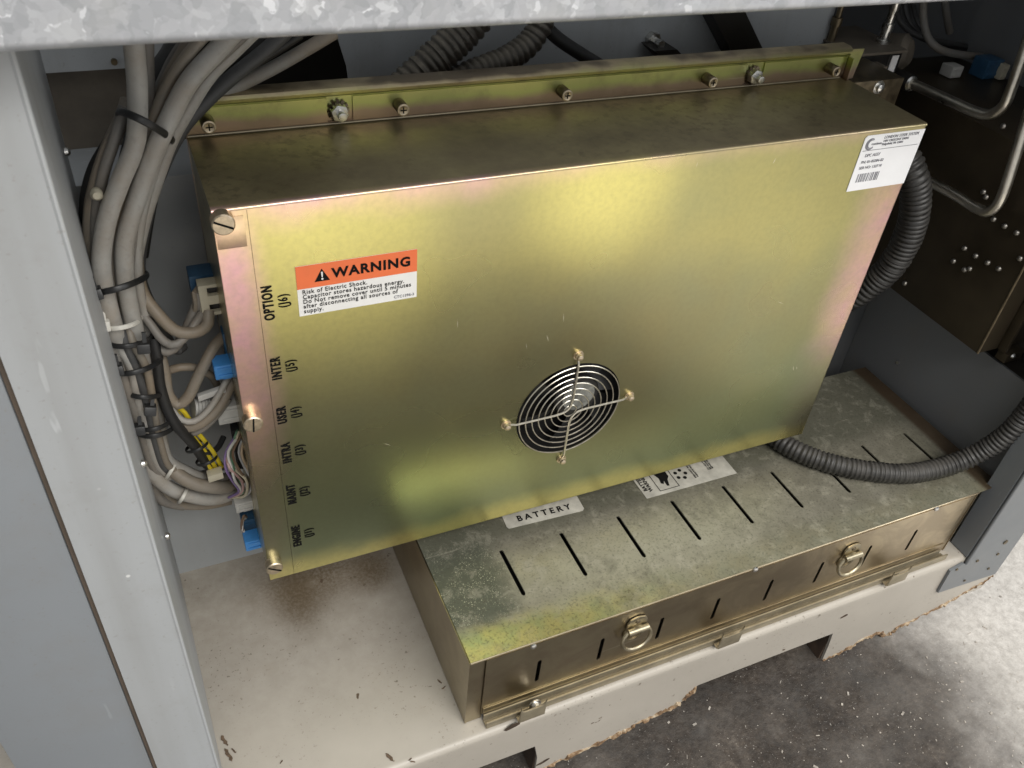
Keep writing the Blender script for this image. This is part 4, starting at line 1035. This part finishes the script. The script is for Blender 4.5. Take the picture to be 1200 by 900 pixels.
# cable ties
GT = 'ties round the cable bundle'
def tie(L, Rr, yc, yd, mat, label, r=.0018, k=.62, head=None):
    """band round the bundle: L and Rr are its left and right ends at depth yc, yd its half depth"""
    p0, p1 = at(*L, 'y', yc), at(*Rr, 'y', yc)
    c = (p0 + p1) / 2; u = (p1 - p0) / 2
    v = V((0.05, 1, -k)) * yd
    pts = [c + u * math.cos(t) + v * math.sin(t) for t in [2 * math.pi * i / 44 for i in range(44)]]
    nrm = u.cross(v).normalized()
    t = tag(empty('cable_tie', c), label, 'cable tie', GT)
    MB().tube([p - c for p in pts], r, 8, closed=True, sq=.5, up=nrm).build('band', mat, t)
    if head:
        h = at(*head, 'y', yc - yd * .9) - c
        MB().obox(h, u.normalized() * .0040, nrm * .0032, V((0, .0028, 0))).build('head', mat, t, .0008)
        MB().obox(h + nrm * .005 + u.normalized() * .001, u.normalized() * .0013, nrm * .005, V((0, .0007, 0))).build('tail', mat, t)
    return t
tie((138, 133), (203, 166), .060, .034, M_TIE, 'slack black cable tie topmost on the bundle near the beam', .0022, .55)
tie((108, 340), (173, 322), .054, .036, M_TIE, 'black cable tie wrapped across the middle of the bundle', .0020, .5, head=(112, 344))
tie((118, 378), (166, 372), .050, .026, M_WTIE, 'white cable tie on the two thick grey cables', .0016, .45, head=(121, 381))
tie((124, 396), (178, 392), .054, .030, M_TIE, 'black cable tie just below the white tie', .0018, .45, head=(168, 407))
tie((130, 430), (190, 418), .056, .034, M_TIE, 'black cable tie level with the bright blue plug', .0019, .5, head=(137, 433))
tie((148, 456), (194, 458), .058, .030, M_TIE, 'black cable tie with upright head in the lower bundle', .0018, .6, head=(176, 480))
tie((157, 500), (207, 494), .060, .030, M_TIE, 'black cable tie with a bulky head at the lower end of the bundle', .0020, .5, head=(163, 503))
tie((158, 494), (205, 485), .060, .030, M_TIE, 'black cable tie right above the lowest tie', .0018, .5)
tie((194, 560), (206, 541), .064, .012, M_WTIE, 'white cable tie on the upper brown sleeved cable', .0014, .7)
tie((209, 588), (219, 572), .062, .013, M_WTIE, 'white cable tie on the pale cable at the bottom bend', .0014, .7)
tie((218, 528), (243, 518), .056, .010, M_TIE, 'small black tie higher on the yellow wires', .0013, .5)
tie((230, 543), (254, 534), .060, .010, M_TIE, 'small black tie lower on the yellow wires', .0013, .5)
tag(MB().lathe(cpx(113, 225, .040), (0, -1, .2), [(0, .003), (.006, .0036), (.009, .002)], 12).build('cable_clip', M_BEIGE), 'small round beige clip end left of the bundle', 'clip')

# ------------------------------------------------------------------ corrugated hoses
def hose(ctrl, r, mat, label, pitch=.0052, depth=.12, n=20, name='corrugated_hose', group='black corrugated hoses'):
    pts = spline(ctrl, pitch / 6)
    k = (0, .35, 1, 1, 1, .35)
    jit = [random.uniform(.965, 1.02) for _ in range(len(pts) // 6 + 2)]
    return tag(MB().tube(pts, lambda i, u: (r * (1 - depth) + r * depth * k[i % 6]) * jit[(i + 3) // 6], n).build(name, mat, ang=70), label, 'hose', group)
hose([at(930, 515, 'z', -.0240) + V((-.02, .03, 0)), at(925, 524, 'z', -.0240), at(980, 545, 'z', -.0240), at(1050, 555, 'z', -.0240), at(1095, 550, 'z', -.0230), at(1138, 535, 'x', .722), at(1180, 509, 'x', .740), at(1215, 468, 'x', .748), at(1240, 418, 'x', .748)], .0112, M_RUBBER,
     'black corrugated hose lying across the battery box lid', .0046)
hose([at(990, 352, 'y', .085), at(1012, 340, 'y', .07), at(1044, 312, 'y', .055), at(1066, 272, 'y', .048), at(1073, 232, 'y', .048), at(1066, 196, 'y', .055), at(1045, 165, 'y', .075)], .0145, M_RUBBER,
     'black corrugated hose curving behind the right edge of the enclosure')
hose([at(465, 112, 'y', .15), at(490, 88, 'y', .152), at(520, 60, 'y', .155), at(552, 28, 'y', .158), at(575, -5, 'y', .16)], .0140, M_DRUBBER, 'thicker dusty corrugated hose rising behind the enclosure, left of the two')
hose([at(530, 96, 'y', .15), at(562, 82, 'y', .155), at(596, 68, 'y', .16), at(622, 48, 'y', .165), at(640, 15, 'y', .17)], .0105, M_DRUBBER, 'thinner dusty corrugated hose rising behind the enclosure, right of the two')
cable([(636, 28, .17), (655, 46, .17), (685, 66, .165), (712, 82, .16)], .0055, C_BLACK, 'straight black cable behind the enclosure right of the thin dusty hose', 'cables behind the enclosure')

# ------------------------------------------------------------------ right: dark chassis with handles
ch = tag(empty('dark_chassis', (0.78, 0.1, 0.098)), 'dark bronze equipment chassis with riveted side and tubular handles at right', 'chassis')
M_CH = plain('dark_bronze_sheet', (0.055, 0.043, 0.027), .42, .6, .4, 9)
def hp(mb, name, mat, bevel=0, **k):
    o = mb.build(name, mat, None, bevel, **k)
    o.parent = ch; o.matrix_parent_inverse = Matrix.Translation((-0.78, -0.1, -0.098)); return o
hp(MB().box((0.720, -0.036, 0.0975), (0.858, 0.24, 0.299)), 'body', M_CH, .0008)
hp(MB().tube([V((0.7203, -0.0362, z)) for z in (.098, .2, .298)], .0012, 8), 'front_edge', M_DSTEEL)
hp(MB().box((0.748, -0.046, 0.0985), (0.752, -0.0365, 0.298)).box((0.752, -0.048, 0.086), (0.778, -0.036, 0.0965)), 'front_flange', M_CH, .0005)
riv = [(1130, 291), (1143, 300), (1157, 308), (1170, 315), (1117, 306), (1130, 316), (1136, 315), (1164, 257), (1177, 265), (1191, 273), (1152, 225), (1155, 231), (1175, 148), (1060, 332), (1195, 303)]
for (px, py) in riv:
    p = at(px, py, 'x', .7195)
    hp(MB().lathe(p + V((.0006, 0, 0)), (-1, 0, 0), [(0, .0030), (.001, .0028), (.0020, .0022), (.0026, .0010)], 10), 'rivet', M_DULL)
p = at(1187, 417, 'y', -.048)
hp(MB().lathe(p, (0, -1, 0), [(0, .003), (.002, .002)], 8), 'rivet', M_STEEL)
HX = .700
for (pts, nm) in (([(1052, 90), (1062, 95), (1100, 112), (1140, 130), (1160, 134), (1176, 124), (1185, 104), (1200, 62), (1225, -12)], 'handle'),
                  ([(1080, 207), (1092, 214), (1120, 229), (1144, 244), (1158, 248), (1170, 238), (1180, 214), (1200, 150), (1226, 72)], 'handle')):
    hp(MB().tube(spline([at(a, b, 'x', HX) for (a, b) in pts], .004), .0050, 12), nm, plain('brushed_aluminium', (0.60, 0.57, 0.50), .34, 1.0, .15, 60) if 'brushed_aluminium' not in bpy.data.materials else bpy.data.materials['brushed_aluminium'])
q0, q1 = at(1047, 89, 'x', HX), at(1068, 98, 'x', HX)
hp(MB().cyl(q0, q1, .0085, n=14), 'handle_grommet', M_BLACK, .0012)
hp(MB().cyl(q1, q1 + (q1 - q0).normalized() * .002, .0078, .0066, n=14), 'handle_collar', M_STEEL)

# valve block with fitting
vb = tag(empty('valve_block', (0.64, 0.2, 0.33)), 'black valve block with upright steel fitting above the right end', 'valve block')
def vp_(mb, name, mat, bevel=0):
    o = mb.build(name, mat, None, bevel); o.parent = vb; o.matrix_parent_inverse = Matrix.Translation((-0.64, -0.2, -0.33)); return o
c0 = at(1040, 62, 'y', .165)
vp_(MB().box((c0.x - .045, .165, .285), (c0.x + .004, .235, c0.z)), 'body', M_BLACK, .001)
vp_(MB().box((c0.x - .048, .160, c0.z + .0003), (c0.x + .022, .237, c0.z + .003)), 'top_plate', M_BROWN, .0006)
lb0 = at(1062, 70, 'y', .163)
lo = vp_(MB().box((c0.x + .0045, .165, .30), (c0.x + .021, .20, c0.z)), 'solenoid', M_BLACK, .001)
vp_(MB().box((c0.x + .008, .1640, c0.z - .021), (c0.x + .0165, .1648, c0.z - .003)), 'rating_label', M_WLAB)
fb = at(1034, 50, 'z', c0.z + .003)
ft = vp_(MB().lathe(fb, (0, 0, 1), [(0, .0068), (.003, .0068), (.0032, .0046), (.012, .0046), (.0122, .0056), (.019, .0056), (.0192, .0040), (.030, .0038), (.032, .0048), (.040, .0048), (.0402, .003), (.075, .003)], 12), 'fitting', M_STEEL)
vp_(MB().lathe((c0.x + .034, .20, c0.z - .012), (.4, -.8, .2), [(0, .018), (.02, .018), (.026, .012)], 22), 'end_cap', M_BROWN)
fb2 = at(979, 30, 'y', .20)
tag(MB().lathe(fb2 + V((0, 0, -.03)), (0, 0, 1), [(0, .006), (.012, .006), (.0122, .004), (.03, .004), (.0302, .0055), (.038, .0055), (.0382, .003), (.08, .003)], 10).build('hose_fitting', M_DSTEEL), 'dim brass hose fitting in shadow left of the valve block', 'fitting')
cable([(1083, -10, .21), (1082, 20, .21), (1088, 45, .20), (1102, 58, .19), (1125, 64, .19), (1150, 66, .20)], .0040, C_MID, 'grey cable looping behind the upper handle', 'cables above the dark chassis')
cable([(1106, -10, .24), (1109, 15, .24), (1113, 38, .24)], .0040, C_MID, 'short grey cable hanging above the dark chassis', 'cables above the dark chassis')
for k in range(5):
    cable([(1050 + k * 4, -10, .25 + k * .01), (1052 + k * 6, 18 + k * 3, .25), (1068 + k * 7, 38 + k * 3, .24), (1098 + k * 8, 48 + k * 4, .23), (1140 + k * 6, 56 + k * 3, .23)], .0034, C_BLACK if k % 2 else C_DARK,
          ['dark cable, uppermost of the tangle at top right', 'black cable, second of the tangle at top right', 'dark cable in the middle of the tangle at top right', 'black cable, fourth of the tangle at top right', 'dark cable, lowest of the tangle at top right'][k], 'tangled cables at top right')
plug(at(1156, 78, 'z', .309) , .012, .010, .010, M_DBLUE, 'dark blue plug sitting on top of the dark chassis')
plug(at(1115, 82, 'z', .306), .008, .008, .006, M_LGREY, 'small grey plug on top of the dark chassis left of the blue plug')
plug(at(1171, 82, 'z', .308), .004, .008, .008, M_BEIGE, 'beige plug on top of the dark chassis beside the blue plug')
